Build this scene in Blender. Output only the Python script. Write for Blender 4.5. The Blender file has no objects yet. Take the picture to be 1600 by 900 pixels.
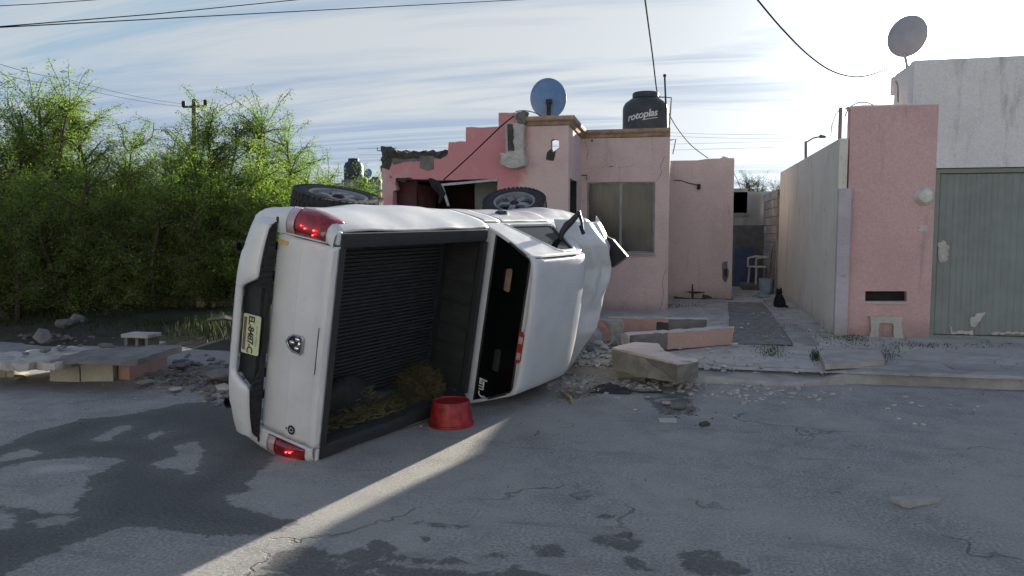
import bpy, bmesh, math, random
import numpy as np
from mathutils import Vector, Matrix, Euler, noise
from mathutils.geometry import tessellate_polygon
random.seed(7)
R = math.radians
sc = bpy.context.scene
col = sc.collection

# ------------------------------------------------------------------ camera
CAM = np.array([0.0, 0.0, 1.75]); FPX = 1180.0
PITCH = math.atan(90 / FPX); YAW = R(11.9)
cam = bpy.data.objects.new('camera', bpy.data.cameras.new('camera')); col.objects.link(cam)
cam.location = CAM; cam.rotation_euler = (math.pi / 2 - PITCH, 0, YAW)
cam.data.sensor_width = 36; cam.data.lens = FPX / 1600 * 36
cam.data.clip_start = .05; cam.data.clip_end = 3000
sc.camera = cam

# ------------------------------------------------------------------ light
SUN_HEAD, SUN_EL = 72.5, 11.8          # heading from +X, elevation
world = bpy.data.worlds.new('World'); sc.world = world; world.use_nodes = True
nt = world.node_tree; nt.nodes.clear()
def wn(t, **k):
    n = nt.nodes.new(t)
    for a, b in k.items(): setattr(n, a, b)
    return n
L = nt.links.new
sky = wn('ShaderNodeTexSky', sky_type='NISHITA', sun_disc=False, sun_elevation=R(SUN_EL),
         sun_rotation=R(90 - SUN_HEAD), altitude=300, air_density=1.0, dust_density=1.6, ozone_density=1.5)
tc = wn('ShaderNodeTexCoord')
sep = wn('ShaderNodeSeparateXYZ'); L(tc.outputs['Generated'], sep.inputs[0])
def M(op, a, b=None, c=None, clamp=False):
    n = wn('ShaderNodeMath', operation=op, use_clamp=clamp)
    for i, v in enumerate((a, b, c)):
        if v is None: continue
        if isinstance(v, (int, float)): n.inputs[i].default_value = v
        else: L(v, n.inputs[i])
    return n.outputs[0]
zc = M('ADD', M('MAXIMUM', sep.outputs[2], 0.0), 0.10)
px_, py_ = M('DIVIDE', sep.outputs[0], zc), M('DIVIDE', sep.outputs[1], zc)
cmb = wn('ShaderNodeCombineXYZ'); L(px_, cmb.inputs[0]); L(py_, cmb.inputs[1])
def cloud(rot, sx, sy, scale, detail, lo, hi, dist=0.6, off=0.0):
    mp = wn('ShaderNodeMapping'); mp.inputs['Rotation'].default_value = (0, 0, R(rot))
    mp.inputs['Scale'].default_value = (sx, sy, 1); mp.inputs['Location'].default_value = (off, off * .7, 0)
    L(cmb.outputs[0], mp.inputs[0])
    n = wn('ShaderNodeTexNoise'); n.inputs['Scale'].default_value = scale; n.inputs['Detail'].default_value = detail
    n.inputs['Roughness'].default_value = .55; n.inputs['Distortion'].default_value = dist
    L(mp.outputs[0], n.inputs['Vector'])
    r = wn('ShaderNodeMapRange', interpolation_type='SMOOTHSTEP'); r.inputs['From Min'].default_value = lo; r.inputs['From Max'].default_value = hi
    L(n.outputs[0], r.inputs['Value']); return r.outputs[0]
c1 = cloud(20, .20, 1.0, 1.3, 8, .40, .60, .7, 3.1)
c2 = cloud(14, .08, 1.5, 5.5, 6, .40, .64, .8, 9.0)
bw = wn('ShaderNodeRGBToBW'); L(sky.outputs[0], bw.inputs[0])
# angle to the sun: thin cloud scatters sunlight forward
sd = Vector((math.cos(R(SUN_HEAD)) * math.cos(R(SUN_EL)), math.sin(R(SUN_HEAD)) * math.cos(R(SUN_EL)), math.sin(R(SUN_EL))))
dp = wn('ShaderNodeVectorMath', operation='DOT_PRODUCT'); L(tc.outputs['Generated'], dp.inputs[0]); dp.inputs[1].default_value = sd
ang = M('MAXIMUM', dp.outputs['Value'], 0.0)
cm = M('ADD', M('MULTIPLY', M('MAXIMUM', c1, M('MULTIPLY', c2, .6)), .78), M('ADD', .08, M('MULTIPLY', M('POWER', ang, 6.0), .50)), clamp=True)
glow = M('ADD', M('MULTIPLY', M('POWER', ang, 130.0), 4.5), M('MULTIPLY', M('POWER', ang, 14.0), .42))
glow = M('ADD', glow, M('MULTIPLY', M('POWER', ang, 900.0), 60.0))
lum = M('ADD', M('MULTIPLY', bw.outputs[0], 0.04), M('ADD', glow, 1.95))
ccol = wn('ShaderNodeMix', data_type='RGBA', blend_type='MULTIPLY'); ccol.inputs[0].default_value = 1
comb = wn('ShaderNodeCombineColor'); [L(lum, comb.inputs[i]) for i in range(3)]
L(comb.outputs[0], ccol.inputs[6]); ccol.inputs[7].default_value = (.94, 1.0, 1.055, 1)
mixc = wn('ShaderNodeMix', data_type='RGBA'); L(cm, mixc.inputs[0]); 
blue = wn('ShaderNodeMix', data_type='RGBA', blend_type='MULTIPLY'); blue.inputs[0].default_value = 1
mnv = wn('ShaderNodeVectorMath', operation='MINIMUM'); L(sky.outputs[0], mnv.inputs[0]); mnv.inputs[1].default_value = (3.0, 3.0, 3.0)
L(mnv.outputs[0], blue.inputs[6]); blue.inputs[7].default_value = (.34, .47, .66, 1)
L(blue.outputs[2], mixc.inputs[6]); L(ccol.outputs[2], mixc.inputs[7])
bg = wn('ShaderNodeBackground'); bg.inputs['Strength'].default_value = .10
out = wn('ShaderNodeOutputWorld'); L(mixc.outputs[2], bg.inputs[0]); L(bg.outputs[0], out.inputs[0])
sun = bpy.data.objects.new('sun', bpy.data.lights.new('sun', 'SUN')); col.objects.link(sun)
sun.data.energy = 4.4; sun.data.angle = R(.5); sun.data.color = (1, .90, .74)
sun.rotation_euler = (-sd).to_track_quat('-Z', 'Y').to_euler(); sun.location = (0, 0, 20)
sc.view_settings.view_transform = 'Standard'; sc.view_settings.look = 'None'
sc.view_settings.exposure = 1.68; sc.view_settings.gamma = 1
sc.render.engine = 'CYCLES'; sc.cycles.use_denoising = True
sc.cycles.max_bounces = 8; sc.cycles.transparent_max_bounces = 12

# ------------------------------------------------------------------ pixel -> place
FW = np.array([-math.sin(YAW) * math.cos(PITCH), math.cos(YAW) * math.cos(PITCH), -math.sin(PITCH)])
RT = np.array([math.cos(YAW), math.sin(YAW), 0.0]); UP = np.cross(RT, FW)
def ray(px, py): return FW + RT * (px - 800) / FPX - UP * (py - 450) / FPX
def G(px, py, z=0.0):
    r = ray(px, py); return CAM + r * (z - CAM[2]) / r[2]
def onY(px, py, Y):
    p = CAM + ray(px, py) * (Y / ray(px, py)[1]); return (float(p[0]), float(p[2]))
def onX(px, py, X):
    p = CAM + ray(px, py) * (X / ray(px, py)[0]); return (float(p[1]), float(p[2]))
def atD(px, py, D):
    return CAM + ray(px, py) * D

# ------------------------------------------------------------------ materials
MATS = {}
class NM:
    def __init__(s, name):
        s.m = bpy.data.materials.new(name); s.m.use_nodes = True; s.t = s.m.node_tree
        s.b = s.t.nodes['Principled BSDF']; MATS[name] = s.m
        s.c0 = s.t.nodes.new('ShaderNodeTexCoord').outputs['Object']
        oi_ = s.t.nodes.new('ShaderNodeObjectInfo'); va_ = s.t.nodes.new('ShaderNodeVectorMath'); va_.operation = 'ADD'
        s.t.links.new(s.c0, va_.inputs[0]); s.t.links.new(oi_.outputs['Location'], va_.inputs[1]); s.c = va_.outputs[0]
    def n(s, t, **k):
        x = s.t.nodes.new(t)
        for a, b in k.items(): setattr(x, a, b)
        return x
    def l(s, a, b): s.t.links.new(a, b)
    def noise(s, scale, detail=5, rough=.6, dist=0, vec=None, stretch=None):
        x = s.n('ShaderNodeTexNoise'); x.inputs['Scale'].default_value = scale; x.inputs['Detail'].default_value = detail
        x.inputs['Roughness'].default_value = rough; x.inputs['Distortion'].default_value = dist
        v = vec or s.c
        if stretch:
            mp = s.n('ShaderNodeMapping'); mp.inputs['Scale'].default_value = stretch; s.l(v, mp.inputs[0]); v = mp.outputs[0]
        s.l(v, x.inputs['Vector']); return x.outputs[0]
    def rng(s, v, a, b, c=0., d=1., smooth=True):
        r = s.n('ShaderNodeMapRange', interpolation_type='SMOOTHSTEP' if smooth else 'LINEAR')
        for i, q in zip(('From Min', 'From Max', 'To Min', 'To Max'), (a, b, c, d)): r.inputs[i].default_value = q
        s.l(v, r.inputs['Value']); return r.outputs[0]
    def mix(s, f, a, b, mode='MIX'):
        x = s.n('ShaderNodeMix', data_type='RGBA', blend_type=mode)
        for i, v in ((0, f), (6, a), (7, b)):
            if isinstance(v, (int, float)): x.inputs[i].default_value = v
            elif isinstance(v, tuple): x.inputs[i].default_value = (*v, 1) if len(v) == 3 else v
            else: s.l(v, x.inputs[i])
        return x.outputs[2]
    def math(s, op, a, b=None, clamp=False):
        x = s.n('ShaderNodeMath', operation=op, use_clamp=clamp)
        for i, v in enumerate((a, b)):
            if v is None: continue
            if isinstance(v, (int, float)): x.inputs[i].default_value = v
            else: s.l(v, x.inputs[i])
        return x.outputs[0]
    def col(s, v): s.l(v, s.b.inputs['Base Color']) if not isinstance(v, tuple) else setattr(s.b.inputs['Base Color'], 'default_value', (*v, 1))
    def bump(s, h, strength=.3, dist=.01):
        x = s.n('ShaderNodeBump'); x.inputs['Strength'].default_value = strength; x.inputs['Distance'].default_value = dist
        s.l(h, x.inputs['Height']); s.l(x.outputs[0], s.b.inputs['Normal']); return x
    def rough(s, v): s.l(v, s.b.inputs['Roughness']) if not isinstance(v, (int, float)) else setattr(s.b.inputs['Roughness'], 'default_value', v)
def plain(name, c, rough=.6, metal=0., var=.25, scale=6., coat=0., bump=0., bscale=60., spec=None, emit=None):
    m = NM(name)
    n = m.noise(scale, 4)
    m.col(m.mix(m.rng(n, .3, .7), tuple(q * (1 - var) for q in c), tuple(min(1, q * (1 + var * .6)) for q in c)))
    m.rough(m.rng(m.noise(scale * 3, 3), .3, .7, max(0, rough - .08), min(1, rough + .08)))
    m.b.inputs['Metallic'].default_value = metal; m.b.inputs['Coat Weight'].default_value = coat
    m.b.inputs['Coat Roughness'].default_value = .06
    if spec is not None: m.b.inputs['Specular IOR Level'].default_value = spec
    if bump: m.bump(m.noise(bscale, 4), bump, .01)
    if emit: m.b.inputs['Emission Color'].default_value = (*emit[0], 1); m.b.inputs['Emission Strength'].default_value = emit[1]
    return m.m
def stucco(name, c, c2=None, dirt=(.16, .14, .13), patch=.62, dscale=1.3, base_dirt=True, bare=None, bareth=.7):
    m = NM(name); c2 = c2 or tuple(q * .8 for q in c)
    a = m.mix(m.rng(m.noise(1.1, 6, .65, .4), .38, .62), c, c2)
    a = m.mix(m.math('MULTIPLY', m.rng(m.noise(dscale * 2, 8, .7, .8), patch, patch + .16), .55), a, dirt)
    a = m.mix(m.math('MULTIPLY', m.rng(m.noise(2.2, 6, .7, .2, stretch=(2.2, 2.2, .35)), .54, .75), .45), a, dirt)
    if bare:
        a = m.mix(m.rng(m.noise(2.6, 7, .7, .3), bareth, bareth + .025), a, bare)
    if base_dirt:
        sp = m.n('ShaderNodeSeparateXYZ'); m.l(m.c0, sp.inputs[0])
        h = m.math('ADD', sp.outputs[2], m.math('MULTIPLY', m.noise(3, 6, .7), -.5))
        a = m.mix(m.math('MULTIPLY', m.rng(h, -.25, .18, 1, 0), .55), a, dirt)
    a = m.mix(m.rng(m.noise(45, 4, .7), .25, .75, .0, .22), a, (.05, .05, .05), 'MULTIPLY')
    m.col(a); m.rough(.92); m.b.inputs['Specular IOR Level'].default_value = .25
    hh = m.math('ADD', m.noise(55, 5, .7), m.math('MULTIPLY', m.noise(4, 4, .6), 1.6))
    m.bump(hh, .35, .006)
    return m.m
def concrete(name, c=(.34, .32, .30), c2=None, scale=3., bump=.5, bs=30):
    m = NM(name); c2 = c2 or tuple(q * .62 for q in c)
    a = m.mix(m.rng(m.noise(scale, 8, .65, .3), .36, .66), c, c2)
    a = m.mix(m.rng(m.noise(scale * 14, 5, .7), .55, .75, 0, .5), a, tuple(q * .45 for q in c))
    m.col(a); m.rough(.93); m.b.inputs['Specular IOR Level'].default_value = .25
    m.bump(m.math('ADD', m.noise(bs, 7, .75), m.math('MULTIPLY', m.noise(bs / 5, 4), 1.2)), bump, .012); return m.m
plain('black_plastic', (.012, .014, .017), .5, bump=.25, bscale=220)
plain('rubber', (.02, .02, .021), .85, bump=.3, bscale=90)
plain('bedliner', (.027, .030, .033), .5, bump=.15, bscale=160, var=.12, spec=.5)
plain('dark_metal', (.03, .028, .027), .6, .5, var=.4)
plain('rusty_metal', (.09, .05, .035), .8, .2, var=.5)
plain('aluminium', (.24, .25, .27), .5, .5)
plain('chrome', (.55, .56, .58), .12, 1., var=.1)
plain('dish_sky_tint', (.12, .22, .38), .6, .1, var=.12)  # grey dish paint, with the sky's blue reflection put into its colour
plain('dish_pale', (.34, .33, .36), .65, 0, var=.08)
plain('tank_black', (.040, .048, .056), .55, bump=.2, bscale=12, spec=.4)
plain('white_print', (.62, .63, .64), .6, var=.3, scale=40)
plain('red_tub', (.30, .018, .022), .5, var=.5, scale=14, bump=.3, bscale=25)
plain('wire_black', (.010, .010, .012), .9, spec=.05)
plain('bark', (.07, .055, .04), .95, bump=.8, bscale=30)
plain('wood', (.12, .08, .05), .8, bump=.4, bscale=30)
plain('white_plastic', (.62, .61, .57), .5)
plain('blue_plastic', (.30, .38, .46), .5, var=.2)
plain('black_fur', (.010, .010, .010), .85, bump=.6, bscale=150)
plain('blue_door', (.055, .075, .16), .6)
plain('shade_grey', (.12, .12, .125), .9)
plain('grey_block', (.30, .29, .28), .95, bump=.6, bscale=25)
plain('brown_door', (.085, .045, .035), .6)
plain('dark_wall', (.085, .035, .035), .9, var=.4, scale=2)
plain('void', (.02, .02, .022), .95)
plain('galvanised', (.22, .23, .24), .55, .6)
plain('sack_dark', (.012, .014, .016), .75, bump=.5, bscale=20)
plain('lens_clear', (.42, .33, .36), .15, coat=.6)
plain('marker_yellow', (.55, .38, .12), .6)
plain('tan_trim', (.36, .25, .18), .9, bump=.4, bscale=60, var=.35)
plain('tan_trim_pale', (.42, .34, .28), .9, bump=.4, bscale=60, var=.35)
plain('plate_paint', (.50, .55, .36), .5, var=.15, scale=20)
plain('plate_band', (.18, .09, .09), .5)
plain('letter_black', (.01, .012, .012), .6)
plain('glow_red', (.5, .02, .02), .4, emit=((1, .03, .03), 5.))
plain('far_white', (.42, .43, .44), .9)
plain('straw_litter', (.42, .35, .18), .9)
stucco('wall_right_block', (.70, .54, .515), (.63, .485, .46), patch=.66, bare=(.30, .27, .26), bareth=.82)
stucco('wall_annex', (.72, .57, .54), (.65, .51, .48), patch=.6)
stucco('wall_yard', (.74, .71, .63), (.68, .65, .57), patch=.6)
stucco('wall_neighbour_low', (.63, .42, .41), (.585, .385, .375), patch=.66)
stucco('wall_neighbour_top', (.74, .725, .725), (.69, .68, .68), patch=.68, base_dirt=False)
stucco('wall_pilaster', (.55, .50, .54), patch=.6)
stucco('far_wall', (.36, .36, .35), (.30, .30, .30))
stucco('far_blue', (.22, .34, .46), (.20, .30, .42))
stucco('far_cream', (.44, .43, .38))
stucco('face_cream', (.50, .49, .45), (.44, .43, .39), patch=.6, base_dirt=False)
stucco('face_pink', (.54, .33, .28), (.50, .30, .255), patch=.6, base_dirt=False)
stucco('face_palepink', (.50, .34, .30), (.46, .31, .27), patch=.6, base_dirt=False)
stucco('plaster_white', (.58, .56, .52), (.48, .46, .43), patch=.55, base_dirt=False)
stucco('inside_grey', (.25, .27, .25), patch=.6)
concrete('concrete_dark', (.085, .08, .075), bs=18)
concrete('concrete_mid', (.20, .19, .18))
concrete('concrete_pale', (.44, .425, .40), (.30, .29, .28))
concrete('slab_top', (.21, .205, .205), (.13, .13, .13), 2.5)
concrete('kerb_concrete', (.38, .37, .36), (.25, .245, .24), 2.)
concrete('gravel_ground', (.25, .245, .235), (.16, .155, .15), 8, .9, 60)
concrete('cream_broken', (.34, .33, .30), (.24, .23, .21), 5, .8)
stucco('face_beige', (.70, .60, .56), (.62, .53, .49), patch=.56, base_dirt=False)
# damaged left facade: strong pink on the stepped part, paler to the right
m = NM('wall_damaged'); sp = m.n('ShaderNodeSeparateXYZ'); m.l(m.c0, sp.inputs[0])
fx = m.math('ADD', sp.outputs[0], m.math('MULTIPLY', m.noise(2.2, 6, .7, .4), .9))
a = m.mix(m.rng(fx, 1.2, 1.45), (.64, .28, .295), (.68, .52, .49))
a = m.mix(m.rng(m.noise(1.6, 7, .7, .5), .5, .62, 0, .7), a, (.62, .42, .41))
lowp = m.math('ADD', sp.outputs[2], m.math('MULTIPLY', m.noise(5, 5, .7), .25))
a = m.mix(m.math('MULTIPLY', m.rng(fx, -.85, -1.15), .75), a, (.60, .44, .43))
a = m.mix(m.rng(m.noise(2.4, 8, .75, .6), .66, .80, 0, .5), a, (.22, .13, .12))
a = m.mix(m.rng(m.noise(50, 4, .7), .25, .75, 0, .22), a, (.05, .05, .05), 'MULTIPLY')
m.col(a); m.rough(.92); m.b.inputs['Specular IOR Level'].default_value = .25
m.bump(m.math('ADD', m.noise(50, 5, .7), m.math('MULTIPLY', m.noise(5, 4, .6), 2.)), .4, .006)
# white car paint with dust
m = NM('car_white')
a = m.mix(m.rng(m.noise(2.2, 6, .6, .3), .35, .7), (.58, .60, .63), (.51, .53, .56))
a = m.mix(m.rng(m.noise(9, 8, .75, .6), .56, .76, 0, .45), a, (.34, .31, .27))
sc_ = m.noise(2.2, 8, .8, .1, stretch=(.25, 9, 9)); a = m.mix(m.rng(sc_, .64, .66, 0, .5), a, (.30, .30, .30))
a = m.mix(m.rng(m.noise(4, 6, .7, .2, stretch=(.3, 4, 6)), .66, .70, 0, .35), a, (.30, .28, .26))
m.col(a); m.rough(m.rng(m.noise(7, 5), .35, .7, .28, .48)); m.b.inputs['Coat Weight'].default_value = .35; m.b.inputs['Coat Roughness'].default_value = .12
m.bump(m.noise(2.5, 3, .5), .25, .012)
# tinted glass
def glass(name, c, rough=.06):
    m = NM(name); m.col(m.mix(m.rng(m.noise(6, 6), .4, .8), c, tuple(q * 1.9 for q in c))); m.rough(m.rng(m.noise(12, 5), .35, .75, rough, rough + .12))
    m.b.inputs['Specular IOR Level'].default_value = .5
    return m
glass('dark_glass', (.008, .009, .010))
m = NM('tinted_glass'); m.col((.006, .007, .007)); m.rough(.08); tt = m.n('ShaderNodeBsdfTransparent'); tt.inputs[0].default_value = (.30, .31, .29, 1)
mx = m.n('ShaderNodeMixShader'); mx.inputs[0].default_value = .40; m.l(m.b.outputs[0], mx.inputs[1]); m.l(tt.outputs[0], mx.inputs[2]); m.l(mx.outputs[0], m.t.nodes['Material Output'].inputs[0])
plain('seat_cloth', (.20, .13, .085), .9); glass('window_glass', (.075, .078, .075), .16); WG = MATS['window_glass']; t_ = WG.node_tree; tt = t_.nodes.new('ShaderNodeBsdfTransparent'); tt.inputs[0].default_value = (.75, .78, .78, 1); mx = t_.nodes.new('ShaderNodeMixShader'); mx.inputs[0].default_value = .38; t_.links.new(t_.nodes['Principled BSDF'].outputs[0], mx.inputs[1]); t_.links.new(tt.outputs[0], mx.inputs[2]); t_.links.new(mx.outputs[0], t_.nodes['Material Output'].inputs[0])  # blotchy grey of the window glass stands in for reflections on the panes
m = NM('tail_red'); m.col(m.mix(m.rng(m.noise(14, 3), .4, .6), (.26, .010, .018), (.15, .006, .012))); m.rough(.12); m.b.inputs['Coat Weight'].default_value = .6
m = NM('brake_red'); m.col((.26, .02, .02)); m.rough(.25)
m = NM('curtain'); w = m.n('ShaderNodeTexWave'); w.inputs['Scale'].default_value = 9; w.inputs['Distortion'].default_value = 3.; m.l(m.c, w.inputs['Vector'])
m.col(m.mix(m.noise(3, 5), (.16, .155, .15), (.30, .29, .27))); m.rough(.9)
# leaves
def leafmat(name, c1, c2, tr=.38):
    m = NM(name)
    oi = m.n('ShaderNodeObjectInfo'); geo = m.n('ShaderNodeNewGeometry')
    a = m.mix(geo.outputs['Random Per Island'], c1, c2)
    a = m.mix(m.rng(m.noise(.9, 3), .35, .65, 0, .6), a, tuple(q * .6 for q in c1))
    m.col(a); m.rough(.6); m.b.inputs['Specular IOR Level'].default_value = .2
    t = m.n('ShaderNodeBsdfTranslucent'); tc_ = m.mix(1., a, (1.5, 1.9, .6), 'MULTIPLY'); m.l(tc_, t.inputs[0])
    mx = m.n('ShaderNodeMixShader'); mx.inputs[0].default_value = tr
    m.l(m.b.outputs[0], mx.inputs[1]); m.l(t.outputs[0], mx.inputs[2])
    m.l(mx.outputs[0], m.t.nodes['Material Output'].inputs[0]); return m.m
leafmat('leaf', (.125, .185, .05), (.22, .29, .075)); leafmat('leaf_dark', (.025, .05, .015), (.045, .075, .02), .3)
leafmat('weed', (.06, .09, .03), (.10, .13, .05), .2); leafmat('grass_blade', (.030, .050, .016), (.060, .075, .028), .2); leafmat('straw', (.11, .10, .05), (.22, .19, .10), .1)
# asphalt with damp stains (signed distance in the attribute "damp")
m = NM('asphalt')
at = m.n('ShaderNodeAttribute', attribute_name='damp'); at2 = m.n('ShaderNodeAttribute', attribute_name='powder')
g1 = m.noise(150, 3, .85); g2 = m.noise(48, 6, .75); g3 = m.noise(3.2, 7, .65, .5); g4 = m.noise(.6, 5, .6, .4)
a = m.mix(m.rng(g2, .36, .64), (.20, .202, .202), (.45, .445, .43))
a = m.mix(m.rng(g1, .54, .70, 0, .75), a, (.50, .49, .46))
a = m.mix(m.rng(g1, .45, .30, 0, .75), a, (.09, .09, .092))
a = m.mix(m.rng(g3, .42, .68, 0, .5), a, (.19, .19, .195))
a = m.mix(m.rng(g4, .42, .62, 0, .55), a, (.42, .41, .385))
streak = m.noise(1.2, 7, .7, .3, stretch=(.35, 3.0, 1))
a = m.mix(m.rng(streak, .56, .72, 0, .4), a, (.13, .13, .135))
vor = m.n('ShaderNodeTexVoronoi', feature='DISTANCE_TO_EDGE'); vor.inputs['Scale'].default_value = .55
mpn = m.n('ShaderNodeVectorMath', operation='ADD'); nz = m.n('ShaderNodeTexNoise'); nz.inputs['Scale'].default_value = 2.5; nz.inputs['Detail'].default_value = 6; m.l(m.c, nz.inputs['Vector'])
m.l(m.c, mpn.inputs[0]); m.l(nz.outputs['Color'], mpn.inputs[1]); m.l(mpn.outputs[0], vor.inputs['Vector'])
crk = m.math('MULTIPLY', m.rng(vor.outputs[0], .0, .011, 1, 0), m.rng(m.noise(.8, 3), .50, .60))
a = m.mix(m.math('MULTIPLY', crk, .30), a, (.04, .04, .042))
edge = m.math('ADD', at.outputs['Fac'], m.math('MULTIPLY', m.math('SUBTRACT', m.noise(5.5, 10, .78, .5), .5), .34))
wet = m.math('ADD', m.math('MULTIPLY', m.rng(edge, -.01, .025), .84), m.math('MULTIPLY', m.rng(edge, .02, .30), .16))
a = m.mix(m.math('MULTIPLY', wet, .90), a, m.mix(m.rng(g2, .3, .7), (.050, .056, .060), (.12, .125, .125)))
rim = m.math('MULTIPLY', m.rng(edge, -.10, 0, 0, 1), m.rng(edge, .0, .01, 1, 0))
a = m.mix(m.math('MULTIPLY', rim, .16), a, (.30, .30, .30))
pw = m.rng(m.math('ADD', at2.outputs['Fac'], m.math('MULTIPLY', m.math('SUBTRACT', m.noise(12, 9, .75), .5), .3)), .0, .12, 0, .75)
a = m.mix(pw, a, (.48, .48, .48))
m.col(a); m.rough(m.math('SUBTRACT', .93, m.math('MULTIPLY', wet, .12))); m.b.inputs['Specular IOR Level'].default_value = .3
bp = m.bump(m.math('ADD', m.math('MULTIPLY', g1, .7), m.math('ADD', g2, m.math('MULTIPLY', crk, -2.5))), 1., .010)
# ground of the lots
m = NM('dirt')
a = m.mix(m.rng(m.noise(1.4, 8, .7, .5), .38, .62), (.060, .055, .045), (.035, .038, .025))
a = m.mix(m.rng(m.noise(9, 8, .8), .6, .72, 0, .5), a, (.12, .115, .105))
a = m.mix(m.rng(m.noise(60, 3, .8), .5, .7, 0, .5), a, (.05, .045, .035))
m.col(a); m.rough(.95); m.bump(m.noise(35, 7, .8), .8, .03)
m = NM('yard_concrete')
a = m.mix(m.rng(m.noise(1.8, 8, .7, .5), .38, .62), (.47, .455, .44), (.35, .34, .33))
a = m.mix(m.rng(m.noise(4, 8, .8, .4), .60, .68, 0, .7), a, (.085, .08, .06))
a = m.mix(m.rng(m.noise(90, 3, .8), .55, .7, 0, .5), a, (.36, .34, .33))
v = m.n('ShaderNodeTexVoronoi', feature='DISTANCE_TO_EDGE'); v.inputs['Scale'].default_value = .9
ad = m.n('ShaderNodeVectorMath', operation='ADD'); nn = m.n('ShaderNodeTexNoise'); nn.inputs['Scale'].default_value = 2.; nn.inputs['Detail'].default_value = 5; m.l(m.c, nn.inputs['Vector'])
m.l(m.c, ad.inputs[0]); m.l(nn.outputs['Color'], ad.inputs[1]); m.l(ad.outputs[0], v.inputs['Vector'])
ck = m.rng(v.outputs[0], .0, .014, 1, 0)
a = m.mix(m.math('MULTIPLY', ck, m.rng(m.noise(1.1, 3), .45, .6)), a, (.05, .055, .03))
m.col(a); m.rough(.94); m.bump(m.math('ADD', m.noise(45, 7, .8), m.math('MULTIPLY', ck, -2.)), .7, .012)
def mt(n): return MATS[n]

# ------------------------------------------------------------------ builders
class MB:
    """collects geometry for ONE mesh object"""
    def __init__(s): s.v = []; s.f = []
    def add(s, vs, fs):
        o = len(s.v); s.v += [tuple(float(q) for q in p) for p in vs]; s.f += [tuple(o + i for i in f) for f in fs]; return s
    def box(s, lo, hi, rot=None, c=None, taper=1.0):
        x0, y0, z0 = lo; x1, y1, z1 = hi
        vs = [(x0, y0, z0), (x1, y0, z0), (x1, y1, z0), (x0, y1, z0), (x0, y0, z1), (x1, y0, z1), (x1, y1, z1), (x0, y1, z1)]
        if rot is not None:
            c = Vector(c) if c is not None else Vector(((x0 + x1) / 2, (y0 + y1) / 2, (z0 + z1) / 2))
            E = Euler(rot).to_matrix(); vs = [tuple(E @ (Vector(p) - c) + c) for p in vs]
        return s.add(vs, [(0, 3, 2, 1), (4, 5, 6, 7), (0, 1, 5, 4), (1, 2, 6, 5), (2, 3, 7, 6), (3, 0, 4, 7)])
    def tube(s, pts, r, n=8, cap=True):
        pts = [Vector(p) for p in pts]; rr = r if isinstance(r, (list, tuple)) else [r] * len(pts)
        rings = []; prev = None
        for i, p in enumerate(pts):
            t = (pts[min(i + 1, len(pts) - 1)] - pts[max(i - 1, 0)]).normalized()
            if prev is None:
                u = t.orthogonal().normalized()
            else:
                u = (prev - t * prev.dot(t))
                u = u.normalized() if u.length > 1e-6 else t.orthogonal().normalized()
            prev = u; w = t.cross(u)
            rings.append([p + (u * math.cos(2 * math.pi * k / n) + w * math.sin(2 * math.pi * k / n)) * rr[i] for k in range(n)])
        vs = [q for ring in rings for q in ring]
        fs = [(i * n + k, i * n + (k + 1) % n, (i + 1) * n + (k + 1) % n, (i + 1) * n + k) for i in range(len(pts) - 1) for k in range(n)]
        if cap: fs += [tuple(range(n - 1, -1, -1)), tuple((len(pts) - 1) * n + k for k in range(n))]
        return s.add(vs, fs)
    def lathe(s, prof, n=32, axis='z', c=(0, 0, 0), M4=None, closed=False):
        vs = []
        for (r, h) in prof:
            for k in range(n):
                a = 2 * math.pi * k / n; p = Vector((r * math.cos(a), r * math.sin(a), h))
                if axis == 'y': p = Vector((p.x, p.z, -p.y))
                if axis == 'x': p = Vector((p.z, p.x, p.y))
                if M4 is not None: p = M4 @ p
                vs.append(p + Vector(c))
        fs = [(i * n + k, i * n + (k + 1) % n, (i + 1) * n + (k + 1) % n, (i + 1) * n + k) for i in range(len(prof) - 1) for k in range(n)]
        return s.add(vs, fs)
    def grid(s, rows, closed=False):
        n = len(rows[0]); vs = [p for r in rows for p in r]
        fs = [(i * n + k, i * n + k + 1, (i + 1) * n + k + 1, (i + 1) * n + k) for i in range(len(rows) - 1) for k in range(n - 1)]
        return s.add(vs, fs)
    def prism(s, poly, fn0, fn1):
        """poly: list of 2-D points (outline); fn0/fn1 map (u,v) to 3-D for the two faces"""
        return s.wall([poly], fn0, fn1)
    def wall(s, loops, fn0, fn1):
        flat = [p for l in loops for p in l]
        tris = tessellate_polygon([[Vector((a, b, 0)) for a, b in l] for l in loops])
        n = len(flat); vs = [fn0(*p) for p in flat] + [fn1(*p) for p in flat]
        fs = [tuple(t) for t in tris] + [tuple(n + i for i in reversed(t)) for t in tris]
        o = 0
        for l in loops:
            for k in range(len(l)):
                a, b = o + k, o + (k + 1) % len(l); fs.append((a, b, n + b, n + a))
            o += len(l)
        return s.add(vs, fs)

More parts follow.
